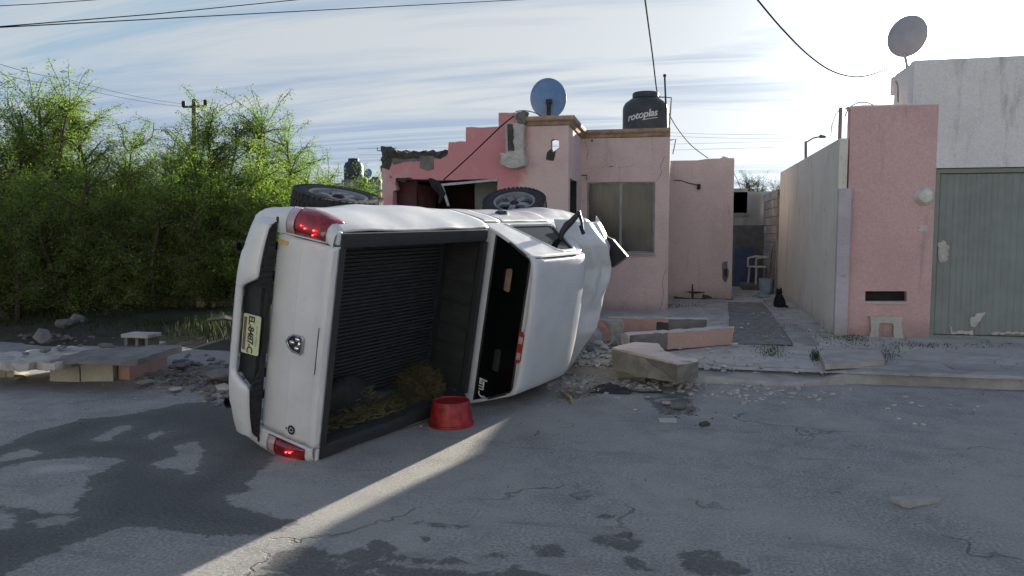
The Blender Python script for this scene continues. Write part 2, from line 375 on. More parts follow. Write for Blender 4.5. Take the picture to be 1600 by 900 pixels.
def mesh(name, mb, mat, smooth=False, sharp=35):
    me = bpy.data.meshes.new(name); me.from_pydata(mb.v, [], mb.f); me.update()
    bm = bmesh.new(); bm.from_mesh(me)
    bmesh.ops.recalc_face_normals(bm, faces=bm.faces); bm.to_mesh(me); bm.free()
    me.materials.append(mt(mat) if isinstance(mat, str) else mat)
    if smooth:
        me.polygons.foreach_set('use_smooth', [True] * len(me.polygons))
        me.set_sharp_from_angle(angle=R(sharp))
    return me
def roughen(mb, size, amp, seed=0):
    bm = bmesh.new(); vs = [bm.verts.new(v) for v in mb.v]
    for f in mb.f:
        try: bm.faces.new([vs[i] for i in f])
        except ValueError: pass
    bmesh.ops.remove_doubles(bm, verts=bm.verts, dist=1e-5); bmesh.ops.triangulate(bm, faces=bm.faces)
    for _ in range(5):
        es = [e for e in bm.edges if e.calc_length() > size]
        if not es or len(bm.verts) > 6000: break
        bmesh.ops.subdivide_edges(bm, edges=es, cuts=1); bmesh.ops.triangulate(bm, faces=bm.faces)
    for v in bm.verts:
        p = v.co + Vector((seed, seed, 0)); k = 2.2 / size * .35
        v.co += Vector((noise.noise(p * k), noise.noise(p * k + Vector((9, 0, 0))), noise.noise(p * k + Vector((0, 9, 0))))) * amp * 1.6
    bm.verts.index_update(); o = MB(); o.v = [tuple(v.co) for v in bm.verts]; o.f = [tuple(x.index for x in f.verts) for f in bm.faces]; bm.free(); return o
def build(name, mb, mat, parent=None, rough=None, smooth=False, bevel=0, sharp=35, subd=0, solid=0, keep=False, label=None, noloc=False):
    """ONE mesh object; its origin goes to the middle of its foot. mb is in world space (or in the parent's own space for a turned parent)"""
    if rough: mb = roughen(mb, *rough)
    V = np.array(mb.v); lo, hi = V.min(0), V.max(0)
    c = np.array([(lo[0] + hi[0]) / 2, (lo[1] + hi[1]) / 2, lo[2]])
    m2 = MB(); m2.v = [tuple(p) for p in (V - c)]; m2.f = mb.f
    o = bpy.data.objects.new(name, mesh(name, m2, mat, smooth, sharp)); col.objects.link(o)
    off = np.array(parent['_off']) if parent is not None and '_off' in parent.keys() else np.zeros(3)
    o.location = c - off
    if parent is not None: o.parent = parent
    o['_off'] = list(map(float, c)) 
    if bevel:
        b = o.modifiers.new('bevel', 'BEVEL'); b.width = bevel; b.segments = 2; b.limit_method = 'ANGLE'; b.angle_limit = R(40)
    if subd:
        b = o.modifiers.new('subdivision', 'SUBSURF'); b.levels = b.render_levels = subd
    if solid:
        b = o.modifiers.new('solidify', 'SOLIDIFY'); b.thickness = solid; b.offset = -1
    if label: o['label'] = label
    return o
def tag(o, label, cat=None, group=None, kind=None):
    o['label'] = label
    if cat: o['category'] = cat
    if group: o['group'] = group
    if kind: o['kind'] = kind
    return o
def thing(name, label, cat, loc=(0, 0, 0), group=None):
    o = bpy.data.objects.new(name, None); col.objects.link(o); o.location = loc; o.empty_display_size = .2
    o['_off'] = [float(q) for q in loc]
    return tag(o, label, cat, group)
def struct(name, mb, mat, **k):
    o = build(name, mb, mat, **k); o['kind'] = 'structure'; return o
def Yf(Y): return lambda u, v: (u, Y, v)
def Xf(X): return lambda u, v: (X, u, v)
def rough_line(pts, step=.06, amp=.015, seed=0):
    """subdivide and roughen an outline, for broken edges"""
    rnd = random.Random(seed); o = []
    for (a, b) in zip(pts, pts[1:]):
        d = math.dist(a, b); n = max(1, int(d / step))
        for k in range(n):
            t = k / n; j = amp if k else amp * .4
            o.append((a[0] + (b[0] - a[0]) * t + rnd.uniform(-j, j), a[1] + (b[1] - a[1]) * t + rnd.uniform(-j, j)))
    o.append(pts[-1]); return o
def text_mb(body, size, place, bold=0., shear=0., spacing=1.):
    cu = bpy.data.curves.new('t', 'FONT'); cu.body = body; cu.size = size; cu.align_x = 'CENTER'; cu.align_y = 'CENTER'
    cu.offset = bold; cu.shear = shear; cu.space_character = spacing; cu.resolution_u = 3
    o = bpy.data.objects.new('t', cu); col.objects.link(o); bpy.context.view_layer.update()
    me = bpy.data.meshes.new_from_object(o.evaluated_get(bpy.context.evaluated_depsgraph_get()))
    mb = MB(); mb.add([place(v.co.x, v.co.y) for v in me.vertices], [tuple(p.vertices) for p in me.polygons])
    bpy.data.objects.remove(o); bpy.data.curves.remove(cu); bpy.data.meshes.remove(me); return mb
def chunk_mb(poly, z0, z1, jit=.0, tilt=(0, 0), seed=0, mb=None, shrink=1.0):
    """irregular slab from a plan outline; tilt = rise per metre in x and y"""
    rnd = random.Random(seed); mb = mb or MB()
    cx = sum(p[0] for p in poly) / len(poly); cy = sum(p[1] for p in poly) / len(poly)
    f = lambda z, s: (lambda u, v: (cx + (u - cx) * s + rnd.uniform(-jit, jit), cy + (v - cy) * s + rnd.uniform(-jit, jit),
                      z + tilt[0] * (u - cx) + tilt[1] * (v - cy) + rnd.uniform(-jit, jit) * .5))
    return mb.wall([poly], f(z0, 1), f(z1, shrink))
def stone_mb(c, r, seed, mb=None, flat=.6):
    rnd = random.Random(seed); mb = mb or MB()
    bm = bmesh.new(); bmesh.ops.create_icosphere(bm, subdivisions=1, radius=1)
    rot = Euler((rnd.uniform(0, 3), rnd.uniform(0, 3), rnd.uniform(0, 6))).to_matrix()
    sx, sy = rnd.uniform(.7, 1.35), rnd.uniform(.6, 1.1)
    vs = []
    for v in bm.verts:
        p = v.co * rnd.uniform(.72, 1.15); p = rot @ Vector((p.x * sx, p.y * sy, p.z * .8)); vs.append((c[0] + p.x * r, c[1] + p.y * r, c[2] + max(p.z * flat, -.5) * r))
    fs = [tuple(x.index for x in f.verts) for f in bm.faces]; bm.free(); return mb.add(vs, fs)

# ------------------------------------------------------------------ the overturned pickup (own space: x forward, y left, z up)
TR = (R(99.9), R(-0.9), R(71.13))
TM = Euler(TR, 'XYZ').to_matrix()
T0 = Vector((-3.778, 5.479, 1.145)) + TM @ Vector((0, -.045, 0))
truck = thing('pickup_truck', 'white single cab pickup truck overturned onto its right side across the road', 'pickup truck', T0)
truck.rotation_euler = TR; del truck['_off']
def vw(p): return TM @ Vector(p) + T0
def tp(name, mb, mat, parent=None, **k):
    return build(name, mb, mat, parent=parent or truck, **k)
PROF = [(.885, .50), (.925, .56), (.955, .66), (.975, .78), (.982, .90), (.978, 1.02), (.968, 1.12), (.952, 1.20), (.935, 1.27), (.915, 1.325), (.885, 1.355)]
def flare(x, z, cx):
    return .035 * math.exp(-((x - cx) / .52) ** 4) * (1 if z < 1.0 else max(0, 1 - (z - 1.0) / .12))
def side_skin(x0, x1, sgn, prof, arch=None, step=.045, extra=None, dent=None, seed=0):
    n = max(2, int((x1 - x0) / step)); xs = [x0 + (x1 - x0) * i / n for i in range(n + 1)]
    # densify the profile
    P = []
    for (a, b) in zip(prof, prof[1:]):
        for k in range(2): P.append((a[0] + (b[0] - a[0]) * k / 2, a[1] + (b[1] - a[1]) * k / 2))
    P.append(prof[-1])
    vs = []; 
    for x in xs:
        for (y, z) in P:
            yy = y + (flare(x, z, arch) if arch else 0)
            if dent: yy += dent(x, z)
            vs.append([x, yy, z])
    m = len(P); inside = [False] * len(vs)
    if arch:
        for i, p in enumerate(vs):
            d = math.hypot(p[0] - arch, p[2] - .42)
            if d < .47: inside[i] = True
    fs = []
    for i in range(n):
        for k in range(m - 1):
            f = (i * m + k, i * m + k + 1, (i + 1) * m + k + 1, (i + 1) * m + k)
            if all(inside[q] for q in f): continue
            fs.append(f)
    used = set(q for f in fs for q in f)
    for i in used:
        if inside[i]:
            p = vs[i]; d = math.hypot(p[0] - arch, p[2] - .42) or 1e-3
            p[0] = arch + (p[0] - arch) * .47 / d; p[2] = .42 + (p[2] - .42) * .47 / d
    mp = {q: j for j, q in enumerate(sorted(used))}
    mb = MB(); mb.add([(vs[q][0], sgn * vs[q][1], vs[q][2]) for q in sorted(used)], [tuple(mp[q] for q in f) for f in fs])
    return mb
def dnt(x, z): return .006 * noise.noise(Vector((x * 3, z * 4, 1.3))) * 2
for s in (1, -1):
    o = tp('bed_side', side_skin(.115, 2.10, s, PROF, 1.2, dent=dnt), 'car_white', smooth=True, sharp=60, solid=.02)
    # rear corner post round the lamp
    rows = []
    for z, w in ((.52, .0), (.60, .02), (.80, .03), (.88, .03), (1.0, .03), (1.12, .025), (1.22, .02), (1.30, .012), (1.345, .0), (1.36, -.02)):
        yo = np.interp(z, [p[1] for p in PROF], [p[0] for p in PROF])
        rows.append([(.15, s * (yo + .004), z), (.10, s * (yo - .003), z), (.065, s * (yo - .03), z), (.05, s * (yo - .075), z), (.052, s * (yo - .12), z), (.058, s * .785, z), (.09, s * .782, z)])
    tp('corner_post', MB().grid(rows), 'car_white', smooth=True, sharp=50)
    rows = []
    for z in np.linspace(.885, 1.285, 9):
        yo = np.interp(z, [p[1] for p in PROF], [p[0] for p in PROF]); b = .012 * math.sin(math.pi * (z - .885) / .4) + .004
        k = (z - .885) / .4
        rows.append([(.30 - .05 * k, s * (yo + .004 + flare(.3, z, 1.2)), z), (.20, s * (yo + .006 + b), z), (.11, s * (yo + .004 + b), z), (.065 - b * .6, s * (yo - .025), z), (.046 - b * .8, s * (yo - .075), z), (.044 - b, s * (yo - .12), z), (.046, s * .80, z)])
    tl = tp('tail_light', MB().grid(rows), 'tail_red', smooth=True, sharp=70, solid=.012)
    rows = []
    for z in np.linspace(.89, .975, 4):
        yo = np.interp(z, [p[1] for p in PROF], [p[0] for p in PROF]); b = .012 * math.sin(math.pi * (z - .885) / .4) + .009
        rows.append([(.105, s * (yo + .004 + b), z), (.061 - b * .6, s * (yo - .025), z), (.040 - b * .8, s * (yo - .075), z), (.038 - b, s * (yo - .12), z), (.040, s * .803, z)])
    o = tp('reverse_lens', MB().grid(rows), 'lens_clear', smooth=True, solid=.004); o.parent = tl; o.location = Vector(o.location) - Vector(tl.location)
    for (yy, zz, rr) in ((.865, 1.19, .005), (.83, 1.185, .004), (.865, 1.10, .004), (.88, 1.06, .003)) if s > 0 else ((.87, 1.12, .005), (.86, 1.16, .006)):
        o = tp('bulb', MB().lathe([(.0, -.012), (rr, -.008), (rr, .004), (0, .01)], 10, 'x', (.020, s * yy, zz)), 'glow_red', smooth=True)
        o.parent = tl; o.location = Vector(o.location) - Vector(tl.location)
# tailgate with rolled top, creases and end caps
gp = [(.16, 1.352), (.12, 1.372), (.085, 1.372), (.056, 1.355), (.046, 1.325), (.05, 1.295), (.056, 1.27), (.056, 1.22), (.052, 1.12), (.046, 1.050), (.058, 1.035), (.058, .96), (.058, .88), (.064, .80), (.078, .765), (.11, .76)]
rows = []
for y in np.linspace(-.775, .775, 41):
    rows.append([(x + .012 * (y / .775) ** 2 + .003 * noise.noise(Vector((y * 2.3, z * 3, 5))), y, z) for x, z in gp])
gate = tp('tailgate', MB().grid(rows), 'car_white', smooth=True, sharp=32, solid=.015)
def sub(name, mb, mat, par, **k):
    o = tp(name, mb, mat, **k); o.parent = par; o.location = Vector(o.location) - Vector(par.location); return o
sub('handle_slot', MB().box((.043, -.20, 1.306), (.058, .16, 1.310)), 'black_plastic', gate)
sub('sticker', MB().box((.0545, .70, .80), (.058 + .012, .73, .90)), 'marker_yellow', gate)
# shield emblem: chrome rim, dark field, ram head of four lumps
sh = [(-.075, .07), (-.05, .085), (.05, .085), (.075, .07), (.07, -.02), (.045, -.065), (0, -.095), (-.045, -.065), (-.07, -.02)]
sh = [(a, b) for a, b in sh]; ec = (-.015, 1.085)
outl = [(ec[0] + a, ec[1] + b) for a, b in sh]; inn = [(ec[0] + a * .8, ec[1] + b * .8) for a, b in sh]
em = sub('emblem', MB().wall([outl, inn[::-1]], lambda u, v: (.034, u, v), lambda u, v: (.050, u, v)), 'chrome', gate, bevel=.003)
sub('emblem_field', MB().wall([inn], lambda u, v: (.044, u, v), lambda u, v: (.0485, u, v)), 'letter_black', gate)
mb = MB()
for (dy, dz, ry, rz) in ((0, -.035, .022, .03), (-.035, .02, .022, .028), (.035, .02, .022, .028), (0, .045, .03, .016)):
    mb.lathe([(0, -.012), (.6, -.010), (.9, -.004), (1.0, .004)], 14, 'x', (0, 0, 0))
    k = len(mb.v) - 56
    for i in range(k, len(mb.v)):
        p = mb.v[i]; mb.v[i] = (.040 + p[0] * .9, ec[0] + dy + p[1] * ry, ec[1] + dz + p[2] * rz)
sub('emblem_head', mb, 'chrome', gate, smooth=True)
# round white and black badge near the lower corner
mb = MB()
for k in range(9):
    a = 2 * math.pi * k / 9; mb.lathe([(0, -.002), (.008, 0)], 8, 'x', (.054, -.70 + .026 * math.cos(a), 1.115 + .026 * math.sin(a)))
mb.lathe([(0, -.002), (.012, 0)], 10, 'x', (.054, -.70, 1.115)); mb.lathe([(0, -.002), (.010, 0)], 8, 'x', (.056, -.70, 1.06)); mb.lathe([(.030, -.001), (.035, -.002), (.038, 0)], 20, 'x', (.055, -.70, 1.115))
sub('badge', mb, 'dark_metal', gate)
# bumper
def bx(y): return .11 * abs(y / .93) ** 3.2 + (.20 * max(0, abs(y) - .84) / .09)
rows = []
for y in np.linspace(-.93, .93, 63):
    lo = .575 + .05 * max(0, (abs(y) - .45) / .48) ** 1.5 + (.0 if abs(y) > .62 else -.012)
    hi = .785
    t = max(0, min(1, (abs(y) - .33) / .12)); t = t * t * (3 - 2 * t); hi = .628 + (.785 - .628) * t
    x0 = -.125 + bx(y)
    rows.append([(x0 + .05, y, lo - .01), (x0 + .012, y, lo), (x0, y, lo + .02), (x0 - .006, y, (lo + hi) / 2), (x0 + .002, y, hi - .025), (x0 + .015, y, hi - .004), (x0 + .04, y, hi)])
bump = tp('rear_bumper', MB().grid(rows), 'car_white', smooth=True, sharp=50, solid=.008)
mb = MB(); rows = []
for y in np.linspace(-.90, .90, 41):
    tn = max(0, min(1, (abs(y) - .33) / .10)); x0 = -.100 + bx(y) + .085 * (1 - tn); rows.append([(x0, y, .775), (x0 + .004, y, .789), (min(.04, x0 + .14), y, .792), (.045, y, .77)])
mb.grid(rows)
for k in range(34):
    y = -.82 + k * .0497
    if abs(y) < .36: continue
    mb.box((-.085 + bx(y), y - .012, .790), (.03, y + .012, .797))
sub('step_pad', mb, 'black_plastic', bump)
mb = MB().wall([[(-.44, .775), (-.33, .60), (.33, .60), (.44, .775)]], lambda u, v: (-.045, u, v), lambda u, v: (.03, u, v))
sub('bumper_centre', mb, 'black_plastic', bump)
pl_tilt = lambda u, v, d=0: (-.098 + d + (v) * .30, -.02 - u * -1.0, .695 + v)
plate = tp('licence_plate', MB().wall([[(-.155, -.073), (-.145, -.08), (.145, -.08), (.155, -.073), (.155, .073), (.145, .08), (-.145, .08), (-.155, .073)]], lambda u, v: (-.064 + v * .15, -.02 + u, .722 + v), lambda u, v: (-.058 + v * .15, -.02 + u, .722 + v)), 'plate_paint')
PLC = lambda d: (lambda u, v: (-.0655 - d + v * .15, -.02 - u, .722 + v))
sub('plate_band', MB().wall([[(-.13, -.072), (.13, -.072), (.13, -.045), (-.13, -.045)]], PLC(0), PLC(.0008)), 'plate_band', plate)
t = text_mb('EL-8487-C', .078, lambda u, v: PLC(.001)(u, v - .002), bold=.0016, spacing=.86)
sub('plate_letters', t, 'letter_black', plate)
sub('plate_motto', text_mb('TRANSPORTE PRIVADO', .016, lambda u, v: PLC(.001)(u, v + .055)), 'letter_black', plate)
for s in (1, -1):
    tp('exhaust_tip', MB().lathe([(.038, 1.2), (.038, -.01), (.045, -.03), (.045, -.05), (.034, -.05), (.034, .1)], 20, 'x', (0, s * .62 - (.0 if s > 0 else .02), .50)), 'dark_metal', smooth=True)
# bed liner
X0, X1, YI, ZF = .13, 2.07, .765, .905
rows = []
zz = [(.875, 1.362), (.87, 1.378), (.80, 1.380), (YI, 1.372), (YI - .012, 1.33), (YI - .012, 1.27), (YI - .002, 1.26), (YI - .012, 1.0), (YI - .012, .96), (YI - .02, .94), (YI - .03, ZF)]
for s in (1, -1):
    rows = []
    for x in np.linspace(X0 - .01, X1, 44):
        w = .004 * (1 if int((x - X0) / .088) % 2 else 0)
        rows.append([(x, s * (y - (w if .9 < z < 1.26 else 0)), z + (.004 * noise.noise(Vector((x * 4, 0, 2))))) for y, z in zz])
    tp('liner_side', MB().grid(rows), 'bedliner', smooth=True, sharp=30)
    tp('rail_end', MB().box((.088, min(s * .782, s * .888), 1.30), (.135, max(s * .782, s * .888), 1.366)), 'car_white', bevel=.012)
    tp('rail_end', MB().box((.118, min(s * .752, s * .872), 1.22), (.150, max(s * .752, s * .872), 1.378)), 'bedliner', bevel=.008)
    mb = MB()   # wheel house
    for x in (0,):
        mb.box((.86, min(s * .66, s * .76), ZF), (1.56, max(s * .66, s * .76), ZF + .13))
    tp('wheel_house', mb, 'bedliner', bevel=.04)
n = 44; W = (YI - .03) * 2; prof = []
for k in range(n):
    y0 = -W / 2 + W * k / n; d = W / n
    prof += [(y0, ZF), (y0 + d * .45, ZF), (y0 + d * .55, ZF + .026), (y0 + d * .90, ZF + .026)]
prof.append((W / 2, ZF))
rows = [[(x, y, z) for y, z in prof] for x in (X0 + .02, .6, 1.2, 1.7, X1 - .07)]
rows.append([(X1 - .065, y, ZF) for y, z in prof]); rows.append([(X1, y, ZF) for y, z in prof])
tp('bed_floor', MB().grid(rows), 'bedliner')
mb = MB(); rows = []
for y in np.linspace(-YI + .01, YI - .01, 40):
    w = .006 if int((y + 1) / .10) % 2 else 0
    rows.append([(X1 + .012, y, ZF - .01), (X1 + .004 - w, y, .96), (X1 + .004 - w, y, 1.29), (X1 - .01, y, 1.31), (X1 - .012, y, 1.365), (X1 + .03, y, 1.378), (X1 + .035, y, 1.30)])
tp('liner_front', MB().grid(rows), 'bedliner')
rows = []
for y in np.linspace(-YI, YI, 20):
    rows.append([(.165, y, 1.383), (.10, y, 1.384), (.16, y, 1.378), (.172, y, 1.35), (.165, y, 1.0), (.16, y, .84)])
tp('gate_liner', MB().grid(rows), 'bedliner', solid=.006)
# ---- cab
CP = PROF[:8] + [(.945, 1.245), (.925, 1.268)]
def cab_side(x0, x1, s, prof, arch=None, name='door', **k): return tp(name, side_skin(x0, x1, s, prof, arch, dent=dnt), 'car_white', smooth=True, sharp=60, solid=.02, **k)
YZ = lambda z: .920 - .36 * (z - 1.27) - .14 * (z - 1.27) ** 2
for s in (1, -1):
    cab_side(2.125, 2.44, s, CP, name='cab_corner')
    door = cab_side(2.452, 3.50, s, CP, name='door')
    h = MB(); rows = []
    for k in range(9):
        a = math.pi * k / 8; x = 2.76 + .095 * math.cos(a + math.pi) + .0
        rows.append([(x, s * .955, 1.125), (x, s * (.975 + .040 * math.sin(a)), 1.115), (x, s * (.975 + .040 * math.sin(a)), 1.055), (x, s * .955, 1.04)])
    sub('handle', MB().grid(rows), 'black_plastic', door, smooth=True)
    # greenhouse side with window opening
    outl = [(2.135, 1.27), (2.17, 1.45), (2.235, 1.76), (2.27, 1.80), (3.24, 1.80), (3.36, 1.77), (3.82, 1.29), (3.78, 1.27)]
    hole = [(2.50, 1.315), (2.52, 1.295), (3.44, 1.295), (3.47, 1.325), (3.26, 1.72), (3.20, 1.765), (2.92, 1.77), (2.84, 1.74)]
    fo = lambda u, v, s=s: (u, s * YZ(v), v); fi = lambda u, v, s=s: (u, s * (YZ(v) - .035), v)
    tp('cab_pillars', MB().wall([outl, hole[::-1]], fo, fi), 'car_white', bevel=.008)
    c = (3.02, 1.53); fr_o = [(c[0] + (a - c[0]) * 1.02, c[1] + (b - c[1]) * 1.03) for a, b in hole]; fr_i = [(c[0] + (a - c[0]) * .95, c[1] + (b - c[1]) * .91) for a, b in hole]
    tp('window_rim', MB().wall([fr_o, fr_i[::-1]], lambda u, v, s=s: (u, s * (YZ(v) + .006), v), lambda u, v, s=s: (u, s * (YZ(v) - .02), v)), 'car_white', bevel=.004)
    tp('side_window', MB().wall([[(c[0] + (a - c[0]) * .98, c[1] + (b - c[1]) * .98) for a, b in hole]], lambda u, v, s=s: (u, s * (YZ(v) - .022), v), lambda u, v, s=s: (u, s * (YZ(v) - .026), v)), 'tinted_glass')
    # drip seam
    tp('roof_seam', MB().tube([(2.26, s * .672, 1.818), (2.5, s * .672, 1.832), (3.1, s * .672, 1.832), (3.34, s * .67, 1.81)], .010, 6), 'black_plastic')
# roof
rows = []
arc = [(.690, 1.790), (.682, 1.815), (.665, 1.838), (.63, 1.856), (.56, 1.872), (.43, 1.886), (.25, 1.893), (0, 1.896)]
arc = arc + [(-y, z) for y, z in arc[-2::-1]]
for x, dz, dy in ((2.215, -.055, 0), (2.225, -.02, 0), (2.26, -.004, 0), (2.4, 0, 0), (2.7, .003, 0), (3.1, .0, 0), (3.28, -.01, .0), (3.36, -.03, .005), (3.40, -.06, .01)):
    rows.append([(x, y * (1 - dy), z + dz * (1 if abs(y) < .7 else .5) + .006 * noise.noise(Vector((x * 2, y * 3, 0)))) for y, z in arc])
tp('roof', MB().grid(rows), 'car_white', smooth=True, sharp=60, solid=.02)
# rear wall of the cab, with window
BG = lambda d: (lambda u, v: (2.135 + (v - 1.27) * .17 - d - .012 * (u / .8) ** 2 * -1, u, v))
o1 = [(-.915, 1.25), (.915, 1.25), (.895, 1.33), (.69, 1.80), (.66, 1.835), (-.66, 1.835), (-.69, 1.80), (-.895, 1.33)]
h1 = [(-.855, 1.43), (-.84, 1.41), (.84, 1.41), (.855, 1.43), (.672, 1.775), (.655, 1.795), (-.655, 1.795), (-.672, 1.775)]
tp('cab_rear_wall', MB().wall([o1, h1[::-1]], BG(.0), BG(-.04)), 'car_white', bevel=.006)
rg = tp('rear_window', MB().wall([h1], BG(-.004), BG(-.008)), 'tinted_glass')
tp('dashboard', MB().box((3.3, -.85, .9), (3.65, .85, 1.27)), 'sack_dark', bevel=.04)
tp('steering_wheel', MB().tube([(3.15 - .08 * math.sin(a), .38 + .18 * math.cos(a), 1.22 + .17 * math.sin(a)) for a in np.linspace(0, 6.283, 20)], .014, 6), 'black_plastic')
for yy, mm_ in ((.42, 'seat_cloth'), (-.38, 'sack_dark')): tp('headrest', MB().box((2.20, yy - .13, 1.47), (2.27, yy + .13, 1.63)), mm_, bevel=.03)  # warm reflected patch of the rear glass put into one headrest's tan colour
tp('rear_window_seal', MB().wall([[(a * 1.006, 1.6 + (b - 1.6) * 1.02) for a, b in h1], [(a * .975, 1.6 + (b - 1.6) * .92) for a, b in h1][::-1]], BG(.003), BG(-.006)), 'black_plastic')
sub('sticker', text_mb('Izm', .115, lambda u, v: BG(.002)(-.645 - u * .9, 1.485 + v), bold=.002, shear=.2, spacing=.8), 'white_print', rg)
mb = MB(); cr = []
for k in range(13):
    a = -1.9 + 2.6 * k / 12; cr.append((a, .050, .032))
pts = [(-.735 - r0 * math.cos(a), 1.50 + r0 * math.sin(a) * 1.0) for a, r0, r1 in cr] + [(-.735 - r1 * math.cos(a), 1.497 + r1 * math.sin(a)) for a, r0, r1 in cr[::-1]]
mb.wall([pts], BG(.002), BG(.0012)); sub('sticker', mb, 'white_print', rg)
sub_b = tp('brake_lamp', MB().wall([[(-.35, 1.80), (-.33, 1.788), (-.06, 1.788), (-.04, 1.80), (-.04, 1.838), (-.07, 1.85), (-.32, 1.85), (-.35, 1.838)]], BG(.018), BG(-.06)), 'brake_red', bevel=.006)
for yy in (-.12, -.28): sub('lens', MB().wall([[(yy - .035, 1.80), (yy + .035, 1.80), (yy + .035, 1.838), (yy - .035, 1.838)]], BG(.0205), BG(.01)), 'lens_clear', sub_b)
tp('cab_back_lower', MB().box((2.115, -.92, .50), (2.135, .92, 1.262)), 'car_white')
tp('cab_inside', MB().box((2.2, -.80, .66), (2.75, .80, 1.05)).box((2.18, -.78, 1.0), (2.32, .78, 1.42)), 'seat_cloth')
# windscreen
rows = []
for y in np.linspace(-.72, .72, 9):
    b = .10 * (1 - (y / .72) ** 2); rows.append([(3.37 + b * .5, y * .93, 1.79), (3.52 + b * .6, y * 1.02, 1.60), (3.74 + b * .6, y * 1.13, 1.30)])
tp('windscreen', MB().grid(rows), 'dark_glass', smooth=True, solid=.006)
# front wings, door mirrors
FP = PROF[:8] + [(.93, 1.235), (.88, 1.255)]
def crush(x, z):
    t = max(0, (x - 3.9) / 1.2); return -.10 * t * t + .05 * noise.noise(Vector((x * 3.2, z * 4, 7))) * min(1, t * 3 + .2)
for s in (1, -1):
    tp('front_wing', side_skin(3.51, 5.05, s, FP, 4.26, dent=crush), 'car_white', smooth=True, sharp=50, solid=.015)
def Vp(px, py, x):   # vehicle point under a pixel on the plane x = const
    o = TM.transposed() @ (Vector(CAM) - T0); d = TM.transposed() @ Vector(ray(px, py)); t = (x - o.x) / d.x; return o + d * t
mb = MB().tube([Vp(906, 331, 3.36), Vp(900, 338, 3.34), Vp(893, 346, 3.32), Vp(886, 352, 3.30), Vp(879, 362, 3.28), Vp(874, 378, 3.26)], [.014, .030, .036, .042, .034, .018], 10)
tp('door_mirror', mb, 'black_plastic', smooth=True, sharp=50)
tp('broken_mirror_arm', MB().tube([Vp(904, 330, 3.36), Vp(909, 346, 3.36), Vp(911, 362, 3.38)], [.022, .016, .014], 6).tube([Vp(907, 352, 3.35), Vp(912, 366, 3.36)], [.02, .022], 5), 'black_plastic')
# crumpled bonnet, pushed up into a tent in front of the windscreen
def hood_pt(u, v):
    """u 0..1 from the windscreen forward, v -1..1 across"""
    y = v * .97
    side = max(0, 1 - abs(v) ** 3.5)
    lo = np.interp(u, [0, .12, .28, .42, .6, .8, 1.0], [1.52, 1.72, 1.84, 1.86, 1.72, 1.42, 1.16])
    x = 3.42 + 1.60 * u + .05 * math.sin(v * 3 + 1)
    k = np.interp(v, [-1, -.75, -.3, .3, .75, 1], [.40, .62, .93, 1.0, .92, .62])
    z = 1.20 + (lo - 1.20) * k
    up_ = max(0, min(1, (v + .25) / .5)); up_ = up_ * up_ * (3 - 2 * up_)
    dr = .05 * math.sin(v * 4) + .05 * noise.noise(Vector((v * 3, 2, 2)))
    cr = 0
    for (uk, a_, w_, v0) in ((.16, .035, .028, .55), (.25, -.045, .030, .50), (.33, .040, .024, .62), (.41, -.035, .035, .45), (.50, .030, .03, .6)):
        d_ = (u - uk - dr * (1 + uk)) / w_; cr += a_ * math.exp(-abs(d_) ** 1.4) * math.exp(-((v - v0) / .42) ** 2)
    cr += -.05 * math.exp(-((u - .30) / .06) ** 2 - ((v + .05) / .10) ** 2) + .03 * math.exp(-((u - .22) / .05) ** 2 - ((v - .18) / .12) ** 2)
    cr += .022 * noise.noise(Vector((u * 9, v * 7, 4))) * up_ + .05 * noise.noise(Vector((u * 2, v * 1.6, .5)))
    z += cr * (.4 + .6 * side) - .03
    x += .02 * noise.noise(Vector((v * 5, u * 3, 8)))
    y += .03 * noise.noise(Vector((v * 2, u * 4, 3)))
    return (x, y, z)
rows = [[hood_pt(i / 64, -1 + 2 * j / 90) for j in range(91)] for i in range(65)]
tp('bonnet', MB().grid(rows), 'car_white', smooth=True, sharp=60, solid=.012)
# crushed front
mb = MB(); rows = []
for y in np.linspace(-.85, .85, 25):
    rows.append([(5.02 + .05 * noise.noise(Vector((y * 4, z * 3, 1))) - .1 * abs(y), y, z) for z in (.50, .62, .75, .9, 1.05, 1.18, 1.22)])
tp('grille', MB().grid(rows), 'black_plastic', solid=.03)
rows = []
for y in np.linspace(-.93, .93, 25):
    rows.append([(5.10 + .04 * noise.noise(Vector((y * 4, z * 3, 5))) - .16 * abs(y) ** 3, y, z) for z in (.44, .50, .60, .66)])
tp('front_bumper', MB().grid(rows), 'black_plastic', smooth=True, solid=.03)
for s in (1, -1): tp('headlight', MB().box((4.97, s * .74 - .14, .86), (5.05, s * .74 + .14, 1.1), rot=(0, .1, -s * .3)), 'lens_clear', bevel=.02)
# dark radiator panel hanging out past the bonnet
def Vp(px, py, x):   # vehicle point under a pixel on the plane x = const
    o = TM.transposed() @ (Vector(CAM) - T0); d = TM.transposed() @ Vector(ray(px, py)); t = (x - o.x) / d.x; return o + d * t
q = [Vp(*p, 4.15) for p in ((940, 366), (957, 374), (980, 401), (958, 418), (938, 408))]
mb = MB().wall([[(a.y, a.z) for a in q]], lambda u, v: (4.15, u, v), lambda u, v: (4.21, u, v)); panel = tp('torn_panel', mb, 'black_plastic', bevel=.006)
e = [q[2], q[3], q[4]]
sub('edge_trim', MB().tube([(4.143, a.y, a.z) for a in e], .006, 6), 'galvanised', panel)
